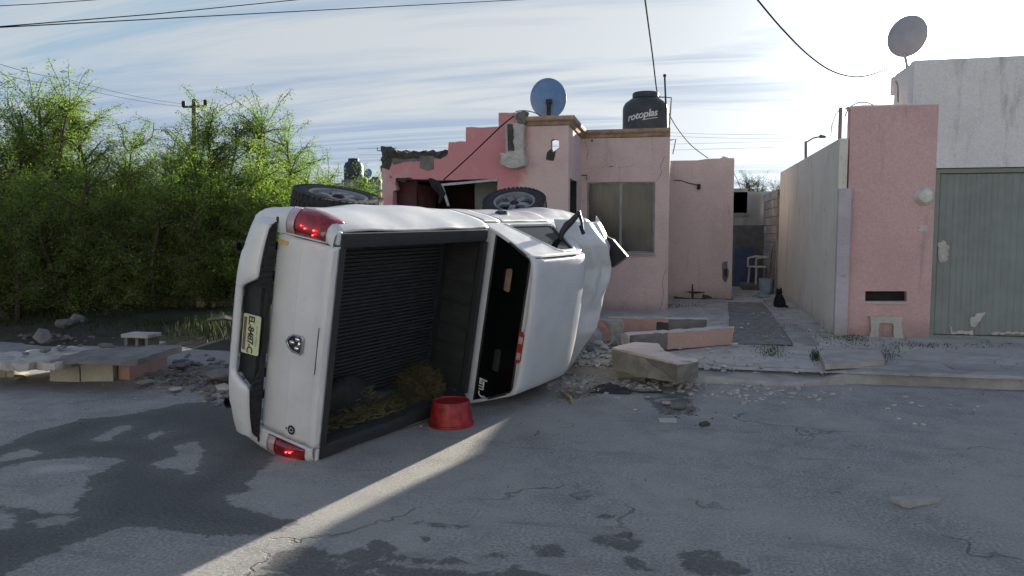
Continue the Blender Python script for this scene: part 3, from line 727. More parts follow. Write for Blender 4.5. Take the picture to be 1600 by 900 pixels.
# wheels
def tyre_mb(r=.405, w=.27):
    mb = MB(); P = [(.24, -w / 2 + .02), (.27, -w / 2), (.34, -w / 2 - .006), (.385, -w / 2 + .01), (.398, -w / 2 + .03), (.398, w / 2 - .03), (.385, w / 2 - .01), (.34, w / 2 + .006), (.27, w / 2), (.24, w / 2 - .02)]
    mb.lathe(P, 48, 'y')
    for k in range(44):
        a0 = 2 * math.pi * k / 44; da = 2 * math.pi / 44
        for row, (b0, b1) in enumerate(((-w / 2 - .004, -w / 2 + .055), (-w / 2 + .068, -.012), (.004, w / 2 - .068), (w / 2 - .055, w / 2 + .004))):
            off = (row % 2) * da * .5; aa, ab = a0 + off, a0 + off + da * .72
            vs = []
            for rr in (.392, r if row in (1, 2) else r - .006):
                for (a, b) in ((aa, b0), (ab, b0), (ab, b1), (aa, b1)): vs.append((rr * math.cos(a), b, rr * math.sin(a)))
            if row in (0, 3):   # shoulder lug runs down the wall
                bo = b0 if row == 0 else b1
                for (i, a) in ((0 if row == 0 else 3, aa), (1 if row == 0 else 2, ab)): vs[i] = (.36 * math.cos(a), bo, .36 * math.sin(a))
            mb.add(vs, [(0, 3, 2, 1), (4, 5, 6, 7), (0, 1, 5, 4), (1, 2, 6, 5), (2, 3, 7, 6), (3, 0, 4, 7)])
    return mb
def rim_mb(w=.27):
    mb = MB(); y1 = w / 2 - .02
    mb.lathe([(.235, -w / 2 + .03), (.215, -w / 2 + .05), (.205, 0), (.222, y1 - .04), (.235, y1), (.262, y1 + .014), (.258, y1 + .018), (.232, y1 + .004)], 48, 'y')
    for k in range(5):
        a = 2 * math.pi * k / 5 + .3
        for (r0, r1, w0, w1, d0, d1) in ((.05, .15, .040, .036, .02, .035), (.15, .228, .036, .052, .035, .0)):
            vs = []
            for (r, hw, dd) in ((r0, w0, d0), (r1, w1, d1)):
                for sgn in (-1, 1):
                    for dep in (0, -.035):
                        vs.append((r * math.cos(a) - sgn * hw * math.sin(a), y1 - .03 + dd + dep, r * math.sin(a) + sgn * hw * math.cos(a)))
            mb.add(vs, [(0, 2, 6, 4), (1, 5, 7, 3), (0, 4, 5, 1), (2, 3, 7, 6), (4, 6, 7, 5), (0, 1, 3, 2)])
    return mb
ty = tyre_mb(); rm = rim_mb(); hb = MB().lathe([(.0, .13), (.035, .128), (.05, .115), (.062, .10), (.065, .02), (.09, .01), (.20, -.02), (.20, -.05)], 24, 'y')
tym = mesh('tyre', ty, 'rubber', True, 30); rmm = mesh('rim', rm, 'aluminium', True, 40); hbm = mesh('hub', hb, 'dark_metal', True, 40)
for (x, y, z, rx, rz, sg) in ((1.10, .905, .37, .075, .05, 1), (1.2, -.84, .4, 0, 0, -1), (4.26, .91, .36, .02, R(25), 1), (4.26, -.82, .4, 0, 0, -1)):
    w = bpy.data.objects.new('wheel', tym); col.objects.link(w); w.parent = truck; w.location = (x, y, z)
    w.rotation_euler = (rx, 0, rz + (0 if sg > 0 else math.pi))
    for nm, me in (('rim', rmm), ('hub', hbm)):
        c = bpy.data.objects.new(nm, me); col.objects.link(c); c.parent = w
# underbody
for s in (1, -1):
    tp('frame_rail', MB().box((.2, s * .40 - .04, .50), (4.9, s * .40 + .04, .62)), 'dark_metal')
    tp('leaf_spring', MB().box((.55, s * .55 - .03, .40), (1.85, s * .55 + .03, .44)), 'rusty_metal')
tp('rear_axle', MB().tube([(1.17, -.80, .39), (1.17, .95, .37)], .05, 12).lathe([(0, -.14), (.12, -.11), (.16, 0), (.12, .11), (0, .14)], 16, 'x', (1.17, 0, .39)), 'rusty_metal', smooth=True)
tp('front_axle', MB().tube([(4.26, -.78, .39), (4.26, .90, .37)], .035, 10), 'rusty_metal', smooth=True)
tp('drive_shaft', MB().tube([(1.3, 0, .42), (3.2, 0, .5)], .04, 12), 'dark_metal', smooth=True)
tp('fuel_tank', MB().box((1.75, .12, .36), (2.9, .36, .60)), 'black_plastic', bevel=.03)
tp('gearbox', MB().box((3.1, -.2, .42), (4.7, .2, .8)), 'dark_metal', bevel=.05)
tp('cab_floor', MB().box((2.13, -.88, .62), (3.5, .88, .66)), 'dark_metal')
tp('engine_bay', MB().box((3.5, -.80, .62), (4.85, .80, 1.10)), 'dark_metal', bevel=.03)
tp('bed_underside', MB().box((.15, -.86, .76), (2.1, .86, .80)), 'dark_metal')

# hay spilled inside the bed and a dark sack: loose, resting on the lower wall of the bed
def blades(mb, pts, rnd, l0, l1, w, up=.5, curve=.0):
    for p in pts:
        a = rnd.uniform(0, 2 * math.pi); e = rnd.uniform(-up, up); l = rnd.uniform(l0, l1)
        d = Vector((math.cos(a) * math.cos(e), math.sin(a) * math.cos(e), math.sin(e))); s = d.cross(Vector((rnd.uniform(-1, 1), rnd.uniform(-1, 1), rnd.uniform(-1, 1)))).normalized() * w
        p = Vector(p); q = p + d * l * .5 + Vector((0, 0, rnd.uniform(-1, 1) * l * .12)); r_ = p + d * l
        mb.add([p - s, p + s, q + s, q - s, r_], [(0, 1, 2, 3), (3, 2, 4)])
rnd = random.Random(3)
def heap(cx, cz, rx, rz, h, n, ybase=-.745):
    pts = []
    for _ in range(n):
        a = rnd.uniform(0, 2 * math.pi); q = math.sqrt(rnd.random()); u, v = q * math.cos(a), q * math.sin(a)
        hh = h * (1 - q * q) * (1 + .5 * noise.noise(Vector((u * 3 + cx, v * 3, 1)))) * rnd.uniform(.75, 1.02)
        pts.append(vw((cx + u * rx, ybase + hh, cz + v * rz)))
    return pts
mb = MB(); blades(mb, heap(1.70, 1.05, .34, .20, .24, 3800), rnd, .04, .13, .0016, .9)
blades(mb, heap(1.74, 1.07, .30, .16, .20, 1200), rnd, .02, .08, .006, .9)
blades(mb, heap(1.0, 1.16, .85, .13, .035, 2200), rnd, .03, .10, .0018, .6)
blades(mb, heap(.85, 1.05, .40, .12, .20, 900), rnd, .03, .10, .0018, .9)
tag(build('hay', mb, 'straw'), 'loose heap of dry hay slumped inside the overturned truck bed beside the red tub', 'hay', kind='stuff')
mb = MB(); rows = []
for i in range(19):
    u = i / 18; row = []
    for j in range(17):
        t = 2 * math.pi * j / 16; rr = math.sin(math.pi * (.06 + .88 * u)) ** .6
        p = Vector((.42 + .62 * u, -.60 + .165 * rr * math.cos(t), 1.00 + .125 * rr * math.sin(t)))
        p += Vector((1, 1, 1)) * .045 * noise.noise(p * 5) ; row.append(tuple(vw(p)))
    rows.append(row)
mb.grid(rows); tag(build('sack', mb, 'sack_dark', smooth=True, sharp=70), 'dark slumped sack lying in the truck bed behind the tailgate', 'sack')

# ------------------------------------------------------------------ ground, road, pavement
def lot_z(y): return float(np.interp(y, [9.0, 9.2, 13.8, 16.5, 22], [.11, .13, .30, .31, .33]))
def poly_sd(P, poly):
    """signed distance, positive inside"""
    p = np.array(poly); inside = np.zeros(len(P), bool); d = np.full(len(P), 1e9)
    for a, b in zip(p, np.roll(p, -1, 0)):
        ab = b - a; t = np.clip(((P - a) @ ab) / max(ab @ ab, 1e-9), 0, 1)
        d = np.minimum(d, np.linalg.norm(P - a - t[:, None] * ab, axis=1))
        c = (a[1] > P[:, 1]) != (b[1] > P[:, 1]); xi = (b[0] - a[0]) * (P[:, 1] - a[1]) / ((b[1] - a[1]) or 1e-9) + a[0]
        inside ^= c & (P[:, 0] < xi)
    return np.where(inside, d, -d)
px2 = lambda pts: [tuple(G(a, b)[:2]) for a, b in pts]
wet_in = [[(-250, 745), (0, 697), (60, 672), (105, 662), (117, 655), (185, 650), (240, 640), (290, 629), (362, 627), (420, 640), (440, 690), (425, 722), (396, 745), (386, 757), (396, 764), (356, 776), (362, 786), (400, 797), (440, 810), (485, 813), (440, 828), (410, 835), (315, 838), (272, 830), (200, 824), (135, 842), (60, 872), (5, 905), (-150, 980), (-500, 900)]]
wet_out = [[(-120, 735), (0, 715), (35, 702), (75, 707), (0, 722)], [(-200, 760), (0, 733), (40, 722), (110, 716), (150, 715), (192, 718), (165, 733), (140, 745), (135, 765), (108, 800), (60, 800), (0, 790), (-200, 800)],
           [(240, 725), (275, 712), (272, 698), (308, 690), (316, 705), (302, 740)], [(140, 688), (190, 664), (208, 666), (160, 690)], [(52, 814), (80, 808), (118, 810), (100, 820), (60, 822)], [(225, 684), (250, 672), (266, 674), (240, 686)], [(0, 800), (25, 805), (15, 826), (-30, 830)]]
damp2 = [[(405, 890), (430, 862), (470, 852), (530, 865), (590, 840), (625, 858), (610, 880), (650, 893), (560, 900), (480, 905)], [(610, 866), (660, 872), (720, 870), (738, 882), (640, 884)],
         [(660, 905), (700, 893), (760, 905), (800, 880), (835, 895), (900, 905), (780, 940)], [(820, 862), (835, 852), (875, 851), (893, 862), (870, 873), (835, 872)], [(765, 868), (790, 861), (812, 868), (790, 876)],
         [(645, 842), (660, 836), (684, 842), (665, 847)], [(922, 842), (945, 832), (985, 832), (1008, 848), (985, 861), (945, 858)], [(1062, 862), (1110, 858), (1150, 875), (1182, 898), (1150, 905), (1070, 895)],
         [(933, 806), (944, 802), (960, 806), (945, 810)], [(630, 817), (700, 818), (760, 823), (700, 826)], [(965, 868), (990, 870), (1015, 890), (985, 893)], [(390, 900), (520, 880), (700, 890), (850, 900), (800, 980), (420, 980)]]
pw_in = [(38, 733), (80, 722), (140, 722), (165, 733), (110, 741), (45, 742)]
gut = [(1000, 615), (1080, 612), (1090, 640), (1080, 650), (1035, 648)]
xs = np.unique(np.concatenate([np.linspace(-80, -10, 15), np.arange(-7.5, 5.5, .03), np.linspace(6, 80, 15)]))
ys = np.unique(np.concatenate([np.linspace(-40, 1.4, 10), np.arange(1.5, 9.25, .03), [9.4, 10.2]]))
XX, YY = np.meshgrid(xs, ys); P = np.stack([XX.ravel(), YY.ravel()], 1)
sdv = np.full(len(P), -1.)
for q in wet_in: sdv = np.maximum(sdv, poly_sd(P, px2(q)))
for q in wet_out: sdv = np.minimum(sdv, -poly_sd(P, px2(q)))
for q in damp2: sdv = np.maximum(sdv, np.minimum(poly_sd(P, px2(q)), .035))
sdv = np.maximum(sdv, np.minimum(poly_sd(P, px2(gut)), .02)); pwv = poly_sd(P, px2(pw_in))
zr = .010 * np.sin(P[:, 0] * .9) * np.cos(P[:, 1] * .7) * ((P[:, 1] > 1.5) & (np.abs(P[:, 0]) < 7))
me = bpy.data.meshes.new('road'); nx, ny = len(xs), len(ys)
idx = np.arange(nx * ny).reshape(ny, nx)
q = np.stack([idx[:-1, :-1], idx[:-1, 1:], idx[1:, 1:], idx[1:, :-1]], -1).reshape(-1, 4)
me.vertices.add(nx * ny); me.vertices.foreach_set('co', np.column_stack([P, zr * 0]).astype(np.float32).ravel())
me.loops.add(q.size); me.loops.foreach_set('vertex_index', q.ravel().astype(np.int32))
me.polygons.add(len(q)); me.polygons.foreach_set('loop_start', (np.arange(len(q)) * 4).astype(np.int32)); me.polygons.foreach_set('loop_total', np.full(len(q), 4, np.int32))
me.update(calc_edges=True)
for nm, v in (('damp', sdv), ('powder', pwv)):
    at_ = me.attributes.new(nm, 'FLOAT', 'POINT'); at_.data.foreach_set('value', np.clip(v, -1, 1).astype(np.float32))
me.materials.append(mt('asphalt')); road = bpy.data.objects.new('road', me); col.objects.link(road); road['kind'] = 'structure'
# open country beyond, in one sheet below everything
struct('ground', MB().add([(-900, -900, -.06), (900, -900, -.06), (900, 900, -.06), (-900, 900, -.06)], [(0, 1, 2, 3)]), 'dirt')
# empty lot on the left
rows = []
for y in np.arange(9.3, 30, .3):
    rows.append([(x, y, min(.26, -.05 + (y - 9.3) * .10) + .07 * noise.noise(Vector((x * .6, y * .6, 2))) * min(1, (y - 9.0)) + .03 * noise.noise(Vector((x * 2, y * 2, 4)))) for x in np.arange(-30, -4.3, .3)])
m_ = MB()
W_ = min(len(r) for r in rows); m_.grid([r[:W_] for r in rows]); struct('empty_lot', m_, 'dirt', smooth=True)
# front yard sheet, rising to the houses
rows = []
for y in np.concatenate([np.arange(9.12, 22.1, .25)]):
    rows.append([(x, y, lot_z(y) + .012 * noise.noise(Vector((x * 1.3, y * 1.3, 0))) + (.0)) for x in np.arange(-4.6, 2.32, .2)] + [(9., y, lot_z(y))])
struct('front_yard', MB().grid(rows), 'yard_concrete', smooth=True)
# kerb: a low broken lip on the left, a dropped curve, then the full kerb
lip = [(-4.4, 9.10, .10), (-3, 9.10, .105), (-1.3, 9.08, .11), (-.3, 8.98, .10), (.35, 8.88, .075), (.9, 8.84, .055), (1.35, 8.86, .05), (1.7, 8.98, .07), (1.95, 9.12, .12), (2.2, 9.17, .145), (2.8, 9.18, .15), (9., 9.18, .15)]
rows = []
N = 140
for i in range(N):
    t = i / (N - 1) * (len(lip) - 1); k = min(int(t), len(lip) - 2); f = t - k
    x, y, z = [lip[k][j] + (lip[k + 1][j] - lip[k][j]) * f for j in range(3)]
    j = .015 * noise.noise(Vector((x * 4, 0, 0)))
    rows.append([(x, y + j - .02, -.02), (x, y + j - .012, z * .5), (x, y + j, z - .012), (x, y + j + .015, z), (x, y + .18, z + .004), (x, max(9.3, y + .30), max(z, .137) if y + .2 < 9.3 else .145)])
kerb = struct('kerb', MB().grid(rows), 'kerb_concrete', smooth=True, sharp=30)
# pavement slabs to the right of the driveway, joints open between them
pav = MB(); pav.box((2.0, 9.36, .10), (9, 10.95, .128)); pav = struct('pavement', pav, 'concrete_dark')
rnd = random.Random(5)
x = 2.0; k = 0
for (ya, yb) in ((9.37, 10.05), (10.09, 10.78)):
    x = 2.0 + (.3 if ya > 10 else 0)
    while x < 8.6:
        w = rnd.uniform(1.05, 1.3); z = .158 + rnd.uniform(-.006, .006)
        if not (ya > 10 and x < 2.9):
            o = build('slab', MB().box((x + .012, ya, .12), (x + w - .012, yb, z), rot=(rnd.uniform(-.006, .006), rnd.uniform(-.006, .006), rnd.uniform(-.008, .008))), 'kerb_concrete', parent=pav, bevel=.008)
        x += w
# lifted slab in front of the neighbour's wall
q = [(1280, 551), (1374, 543), (1383, 566), (1290, 571)]
tag(build('concrete_slab', chunk_mb([tuple(G(a, b, .2)[:2]) for a, b in q], .15, .215, .008, seed=3), 'concrete_pale', bevel=.01, rough=(.1, .004)), 'lone pale square concrete slab raised in the pavement before the red wall', 'slab')
# the two concrete wheel tracks and the gravel bed between them
gr = [tuple(G(a, b, .24)[:2]) for a, b in [(1137, 478), (1190, 478), (1236, 532), (1140, 532)]]
mb = MB(); rows = []
for i in range(12):
    u = i / 11; rows.append([(gr[3][0] + (gr[0][0] - gr[3][0]) * u + (gr[2][0] + (gr[1][0] - gr[2][0]) * u - gr[3][0] - (gr[0][0] - gr[3][0]) * u) * v, gr[3][1] + (gr[0][1] - gr[3][1]) * u, 0) for v in np.linspace(0, 1, 8)])
rows = [[(x, y, lot_z(y) + .016) for x, y, z in r] for r in rows]
struct('gravel_bed', MB().grid(rows), 'gravel_ground')
for pts, lab in (([(1103, 474), (1133, 474), (1140, 502), (1100, 504)], 'left'), ([(1192, 474), (1212, 474), (1278, 533), (1240, 534)], 'right')):
    q = [tuple(G(a, b, .25)[:2]) for a, b in pts]
    m_ = MB().wall([q], lambda u, v: (u, v, lot_z(v) - .03), lambda u, v: (u, v, lot_z(v) + .032))
    o = struct('driveway_track', m_, 'concrete_pale' if lab == 'left' else 'kerb_concrete', bevel=.006)

# ------------------------------------------------------------------ damaged pink house
YA, YB, YC = 12.1, 13.9, 16.3
XR = -1.63                     # right end of the front block
xa = onY(597, 300, YA)[0]
house = thing('damaged_house', 'single storey pink house with its front wall and parapet torn open behind the truck', 'house', (-2.5, YA, .2))
hp = lambda n, mb, m, **k: build(n, mb, m, parent=house, **k)
A = lambda a, b: onY(a, b, YA)
top = [A(818, 190), A(818, 197), A(779, 197.5), A(728, 199), A(728, 221), A(701, 222), A(701, 240)]
top = [(XR, A(888, 196)[1]), (A(822, 190)[0], A(888, 196)[1]), (A(822, 190)[0], A(822, 176)[1]), (A(779, 176)[0], A(779, 176)[1]), (A(779, 176)[0], A(779, 198)[1]), (A(728, 199)[0], A(728, 199)[1]), A(728, 221), A(701, 222)]
tr_ = rough_line(top[2:], .09, .008, 2)
br = rough_line([A(700, 241), A(688, 249), A(676, 245), A(657, 247), A(640, 252), A(622, 250), A(612, 254), A(608, 266), (xa, A(600, 262)[1])], .05, .018, 4)
outl = [(XR, .15)] + top[:2] + tr_ + br + [(xa, .15)]
hole = rough_line([A(777, 279), A(735, 280.5), A(690, 282), A(672, 280), A(646, 280), A(640, 277), A(618, 278), A(617, 288), A(620, 296), A(614, 300), A(613, 318), A(616, 330), A(616, 420), A(777, 420)], .10, .010, 6)
sky_hole = rough_line([A(861, 219), A(866, 217), A(873, 218), A(874, 230), A(869, 234), A(864, 237), A(861, 232)], .03, .006, 8)
hp('front_wall', MB().wall([outl, hole[::-1], sky_hole[::-1]], Yf(YA), Yf(YA + .15)), 'wall_damaged')
# bare broken block course left standing behind the paint line
B_ = lambda a, b: onY(a, b, YA + .04)
bb = rough_line([B_(597, 228), B_(612, 231), B_(618, 236), B_(640, 239), B_(655, 238), B_(662, 236), B_(672, 238), B_(690, 238), B_(691, 234), B_(701, 233), B_(702, 275), B_(597, 285)], .05, .012, 9)
hp('broken_blocks', MB().wall([bb], Yf(YA + .03), Yf(YA + .20)), 'concrete_dark', rough=(.06, .03))
hp('patch', MB().wall([rough_line([A(657, 244), A(677, 243), A(678, 264), A(667, 267), A(656, 263)], .04, .01, 3)], Yf(YA - .012), Yf(YA + .05)), 'concrete_mid')
hp('patch', MB().wall([rough_line([A(612, 248), A(632, 249), A(656, 247), A(655, 252), A(636, 253), A(614, 257)], .04, .01, 5)], Yf(YA - .008), Yf(YA + .05)), 'concrete_mid')
hp('roof_beam', MB().wall([rough_line([onY(618, 238, 12.9), onY(700, 240, 12.9), onY(700, 255, 12.9), onY(618, 255, 12.9)], .1, .012, 2)], Yf(12.6), Yf(12.9)), 'concrete_dark', rough=(.08, .04))
# left end walls, back, roof
zt = A(888, 196)[1]
hp('side_wall', MB().wall([rough_line([(YA + .15, .15), (YA + .15, 2.80), (YA + .8, 2.95), (16.4, 2.95), (16.4, .15)], 1.5, .0)], Xf(xa), Xf(xa + .15)), 'wall_damaged')
hp('back_wall', MB().box((xa, 16.4, .15), (0.1, 16.55, 2.95)), 'inside_grey')
hp('roof', MB().box((A(700, 250)[0], YA + .16, 2.72), (XR - .16, 16.3, 2.86)).box((XR - .15, YB + .16, 2.72), (-.21, 16.3, 2.86)).box((xa + .16, YA + .8, 2.62), (A(700, 250)[0] + .01, 16.3, 2.80)), 'concrete_dark')
hp('inner_wall', MB().box((xa + .16, 14.6, .15), (-1.65, 14.72, 2.70)), 'dark_wall')
q = onY(743, 300, YA + .6)[0]
hp('inner_wall', MB().box((q, YA + .55, .15), (q + .9, YA + .65, 2.62)), 'inside_grey')
q0, q1 = onY(616, 300, YA + .35)[0], onY(690, 300, YA + .35)[0]
hp('inner_wall', MB().box((q0 - .2, YA + .30, .15), (q0 + .42, YA + .38, 2.60)), 'dark_wall')
# loose window frame hanging in the hole
F_ = lambda a, b: (onY(a, b, YA + .02)[0], YA + .02, onY(a, b, YA + .02)[1])
wf = hp('loose_window_frame', MB().tube([F_(690, 289), F_(777, 281)], .028, 4).tube([F_(690, 287), F_(701, 322)], .026, 4), 'far_white', bevel=.003)
hp('ceiling_debris', MB().tube([F_(671, 279), F_(682, 289), F_(692, 304), F_(686, 318)], [.03, .09, .06, .02], 6).tube([F_(688, 283), F_(676, 294)], [.03, .02], 5), 'sack_dark')
hp('rebar', MB().tube([F_(596, 236), (F_(592, 234)[0], YA - .05, F_(592, 236)[2]), (F_(592, 234)[0], YA - .05, F_(592, 231)[2])], .008, 5), 'rusty_metal')
hp('rebar', MB().tube([F_(630, 278), F_(630, 274)], .01, 5), 'rusty_metal')
# broken concrete column standing proud of the wall
C_ = lambda a, b: onY(a, b, YA - .22)
hp('broken_column', MB().wall([rough_line([C_(789, 195), C_(800, 192), C_(818, 194), C_(818, 242), C_(791, 242), C_(789, 215)], .05, .010, 12)], Yf(YA - .22), Yf(YA - .01)), 'plaster_white', rough=(.06, .012))
hp('column_core', MB().wall([rough_line([C_(793, 195), C_(802, 194), C_(803, 236), C_(794, 236)], .04, .012, 13)], Yf(YA - .235), Yf(YA - .15)), 'concrete_dark')
hp('column_foot', MB().wall([rough_line([C_(783, 240), C_(818, 241), C_(821, 247), C_(820, 260), C_(808, 263), C_(795, 261), C_(784, 257)], .05, .010, 14)], Yf(YA - .30), Yf(YA - .01)), 'plaster_white', rough=(.06, .016))
hp('column_stump', MB().wall([rough_line([C_(804, 174), C_(812, 172), C_(819, 172), C_(819, 193), C_(810, 194), C_(806, 187)], .04, .012, 15)], Yf(YA - .15), Yf(YA + .14)), 'concrete_mid', rough=(.05, .02))
D_ = lambda a, b: onY(a, b, YA - .006)
hp('wall_crack', MB().wall([rough_line([D_(817.5, 196), D_(819, 196), D_(819, 240), D_(817.5, 238)], .06, .006, 2)], Yf(YA - .006), Yf(YA + .05)), 'void')
hp('bare_plaster', MB().wall([rough_line([D_(855, 238), D_(861, 232), D_(864, 238), D_(868, 236), D_(867, 243), D_(865, 251), D_(853, 249)], .05, .01, 4)], Yf(YA - .012), Yf(YA + .02)), 'concrete_dark')
# cornice: profile swept along front, round the corner and along the right block
zt2 = onY(980, 200, YB)[1]; zc0 = zt
def cornice(path, z0, prof, name, mat):
    rows = []
    for i, (x, y) in enumerate(path):
        d0 = Vector(path[i]) - Vector(path[i - 1]) if i else Vector(path[1]) - Vector(path[0])
        d1 = Vector(path[i + 1]) - Vector(path[i]) if i < len(path) - 1 else d0
        n0 = Vector((d0.y, -d0.x)).normalized(); n1 = Vector((d1.y, -d1.x)).normalized(); nn = (n0 + n1); nn = nn / max(.3, nn.length_squared) * 2
        rows.append([(x + nn.x * o, y + nn.y * o, z0 + h) for o, h in prof])
    return hp(name, MB().grid(rows), mat)
cp = [(-.15, .0), (.005, .0), (.03, .015), (.05, .06), (.09, .085), (.10, .11), (.10, .145), (-.15, .150)]
xc = A(822, 190)[0]
cornice([(xc, YA), (XR, YA), (XR, YB), (-.05, YB)], zt - .0, cp, 'cornice', 'tan_trim')
# return wall with a brown door
dy0, dy1 = YA + .22, YA + 1.05
zd = onX(890, 278, XR)[1]
hp('return_wall', MB().wall([[(YA + .15, .2), (dy0, .2), (dy0, zd), (dy1, zd), (dy1, .2), (YB, .2), (YB, zt), (YA + .15, zt)]], Xf(XR), Xf(XR - .15)), 'wall_right_block')
dr = hp('door', MB().box((XR - .13, dy0, .25), (XR - .09, dy1, zd)), 'brown_door')
hp('door_frame', MB().box((XR - .10, dy0, .2), (XR + .006, dy0 + .04, zd)).box((XR - .10, dy1 - .04, .2), (XR + .006, dy1, zd)), 'dark_metal')
# right block with window
w0, w1 = onY(917.5, 284, YB)[0], onY(1024, 283, YB)[0]; z0, z1 = onY(980, 395.5, YB)[1], onY(1000, 284, YB)[1]
hp('window_wall', MB().wall([[(XR, .2), (-.05, .2), (-.05, zt), (XR, zt)], [(w0, z0), (w0, z1), (w1, z1), (w1, z0)]], Yf(YB), Yf(YB + .15)), 'wall_right_block')
win = hp('window', MB().wall([[(w0, z0), (w1, z0), (w1, z1), (w0, z1)], [(w0 + .035, z0 + .035), (w0 + .035, z1 - .03), (w1 - .035, z1 - .03), (w1 - .035, z0 + .035)]], Yf(YB + .03), Yf(YB + .08)), 'galvanised', bevel=.003)
def wsub(n, mb, m, par=win, **k): return build(n, mb, m, parent=par, **k)
xm = onY(970, 300, YB)[0]
wsub('mullion', MB().box((xm - .02, YB + .032, z0 + .036), (xm + .02, YB + .075, z1 - .031)), 'aluminium')
for a, b, yy in ((w0 + .036, xm - .021, .052), (xm + .021, w1 - .036, .044)):
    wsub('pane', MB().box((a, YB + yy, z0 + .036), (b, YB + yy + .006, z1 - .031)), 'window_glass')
rows = [[(x, YB + .22 + .018 * math.sin(x * 42) + .01 * math.sin(x * 97), z) for z in (z0 - .05, (z0 + z1) / 2, z1 + .02)] for x in np.linspace(w0 - .05, xm - .02, 50)]
hp('curtain', MB().grid(rows), 'curtain', smooth=True)
rows = [[(x, YB + .26 + .014 * math.sin(x * 37), z) for z in (z0 - .05, (z0 + z1) / 2, z1 + .02)] for x in np.linspace(xm + .10, w1 + .05, 50)]
hp('curtain', MB().grid(rows), 'curtain', smooth=True)
hp('window_sill', MB().box((w0 - .02, YB - .03, z0 - .05), (w1 + .02, YB + .03, z0 - .002)), 'wall_right_block')
hp('side_wall', MB().wall([[(YB + .15, .2), (YC, .2), (YC, 3.05), (YB + 1.6, 3.15), (YB + 1.5, zt - .25), (YB + .15, zt)]], Xf(-.05), Xf(-.2)), 'wall_right_block')
hp('pipe_bracket', MB().tube([(-.06, YB + .1, onY(1046, 218, YB)[1]), (.05, YB + .1, onY(1046, 217, YB)[1]), (.0, YB + .12, onY(1046, 240, YB)[1])], .012, 6), 'aluminium')
hp('wall_bracket', MB().tube([onY(906, 274, YB)[:1] + (YB - .02,) + onY(906, 274, YB)[1:], onY(917, 274, YB)[:1] + (YB - .02,) + onY(917, 274, YB)[1:], onY(917, 281, YB)[:1] + (YB - .02,) + onY(917, 281, YB)[1:]], .009, 6), 'dark_metal')
hp('wall_vent', MB().box((onY(925, 218, YB)[0] - .015, YB - .01, onY(925, 220, YB)[1] - .015), (onY(925, 218, YB)[0] + .015, YB + .01, onY(925, 220, YB)[1] + .015)), 'dark_metal')
for k, pts in enumerate(([(914, 212), (915, 224), (918, 236), (917, 250)], [(1026, 283), (1034, 270), (1032, 258), (1039, 244)], [(925, 397), (933, 412), (930, 430), (938, 447), (936, 470)], [(1040, 420), (1034, 440), (1037, 462), (1030, 484)], [(940, 262), (955, 259), (970, 262), (990, 258)])):
    c_ = rough_line([onY(a, b, YB) for a, b in pts], .05, .012, k + 30); rb = c_ + [(u + .006, v - .002) for u, v in c_[::-1]]
    hp('wall_crack', MB().wall([rb], Yf(YB - .0015), Yf(YB + .01)), 'concrete_dark')
# annex
xe = onY(1146.5, 300, YC)[0]; Cc = lambda a, b: onY(a, b, YC)
at_ = [Cc(1053, 251), Cc(1090, 250.5), Cc(1106, 248), Cc(1126, 247.5), Cc(1130, 244), Cc(1137, 246), Cc(1140, 249), Cc(1146.5, 249)]
at_ = [(-.05, at_[0][1])] + at_[:-1] + [(xe, at_[-1][1])]
hp('annex_wall', MB().wall([[(-.05, .2)] + at_ + [(xe, .2)]], Yf(YC), Yf(YC + .15)), 'wall_annex')
hp('annex_side_wall', MB().wall([[(YC + .15, .2), (YC + .15, 3.25), (19.5, 3.2), (19.5, .2)]], Xf(xe), Xf(xe - .15)), 'wall_annex')
hp('annex_roof', MB().box((-.05, YC + .15, 2.9), (xe - .15, 19.5, 3.0)), 'concrete_dark')
wy = YC - .02
W3 = lambda a, b: (Cc(a, b)[0], wy, Cc(a, b)[1])
hp('wall_conduit', MB().tube([W3(1053, 282), W3(1065, 282), W3(1075, 286), W3(1090, 289)], .008, 5), 'dark_metal')
hp('wall_lamp', MB().box((Cc(1089, 290)[0], YC - .09, Cc(1090, 296)[1]), (Cc(1094.5, 290)[0], YC - .005, Cc(1090, 288)[1])).tube([W3(1092, 292), (Cc(1092, 292)[0], YC - .15, Cc(1092, 294)[1])], .02, 8), 'dark_metal')
hp('meter_box', MB().wall([rough_line([Cc(1128, 412), Cc(1131, 409), Cc(1137, 408), Cc(1138, 432), Cc(1134, 442), Cc(1129, 436)], .06, .012, 3)], Yf(YC - .012), Yf(YC + .01)), 'concrete_mid')
hp('socket', MB().box((Cc(1131, 420)[0], YC - .05, Cc(1131, 432)[1]), (Cc(1136, 420)[0], YC - .013, Cc(1136, 420)[1])), 'dark_metal')
for k, pts in enumerate(([(1066, 456), (1080, 455), (1100, 456), (1102, 458), (1084, 459)], [(1081, 444), (1083, 444), (1084, 468), (1080, 468)], [(1098, 459), (1113, 464), (1110, 468), (1096, 468)], [(1053, 463), (1080, 466), (1146, 467), (1146, 470), (1053, 470)])):
    hp('wall_crack', MB().wall([rough_line([Cc(*p) for p in pts] + [Cc(*pts[0])], .05, .006, k)[:-1]], Yf(YC - .008 - .002 * k), Yf(YC + .01)), 'concrete_dark')

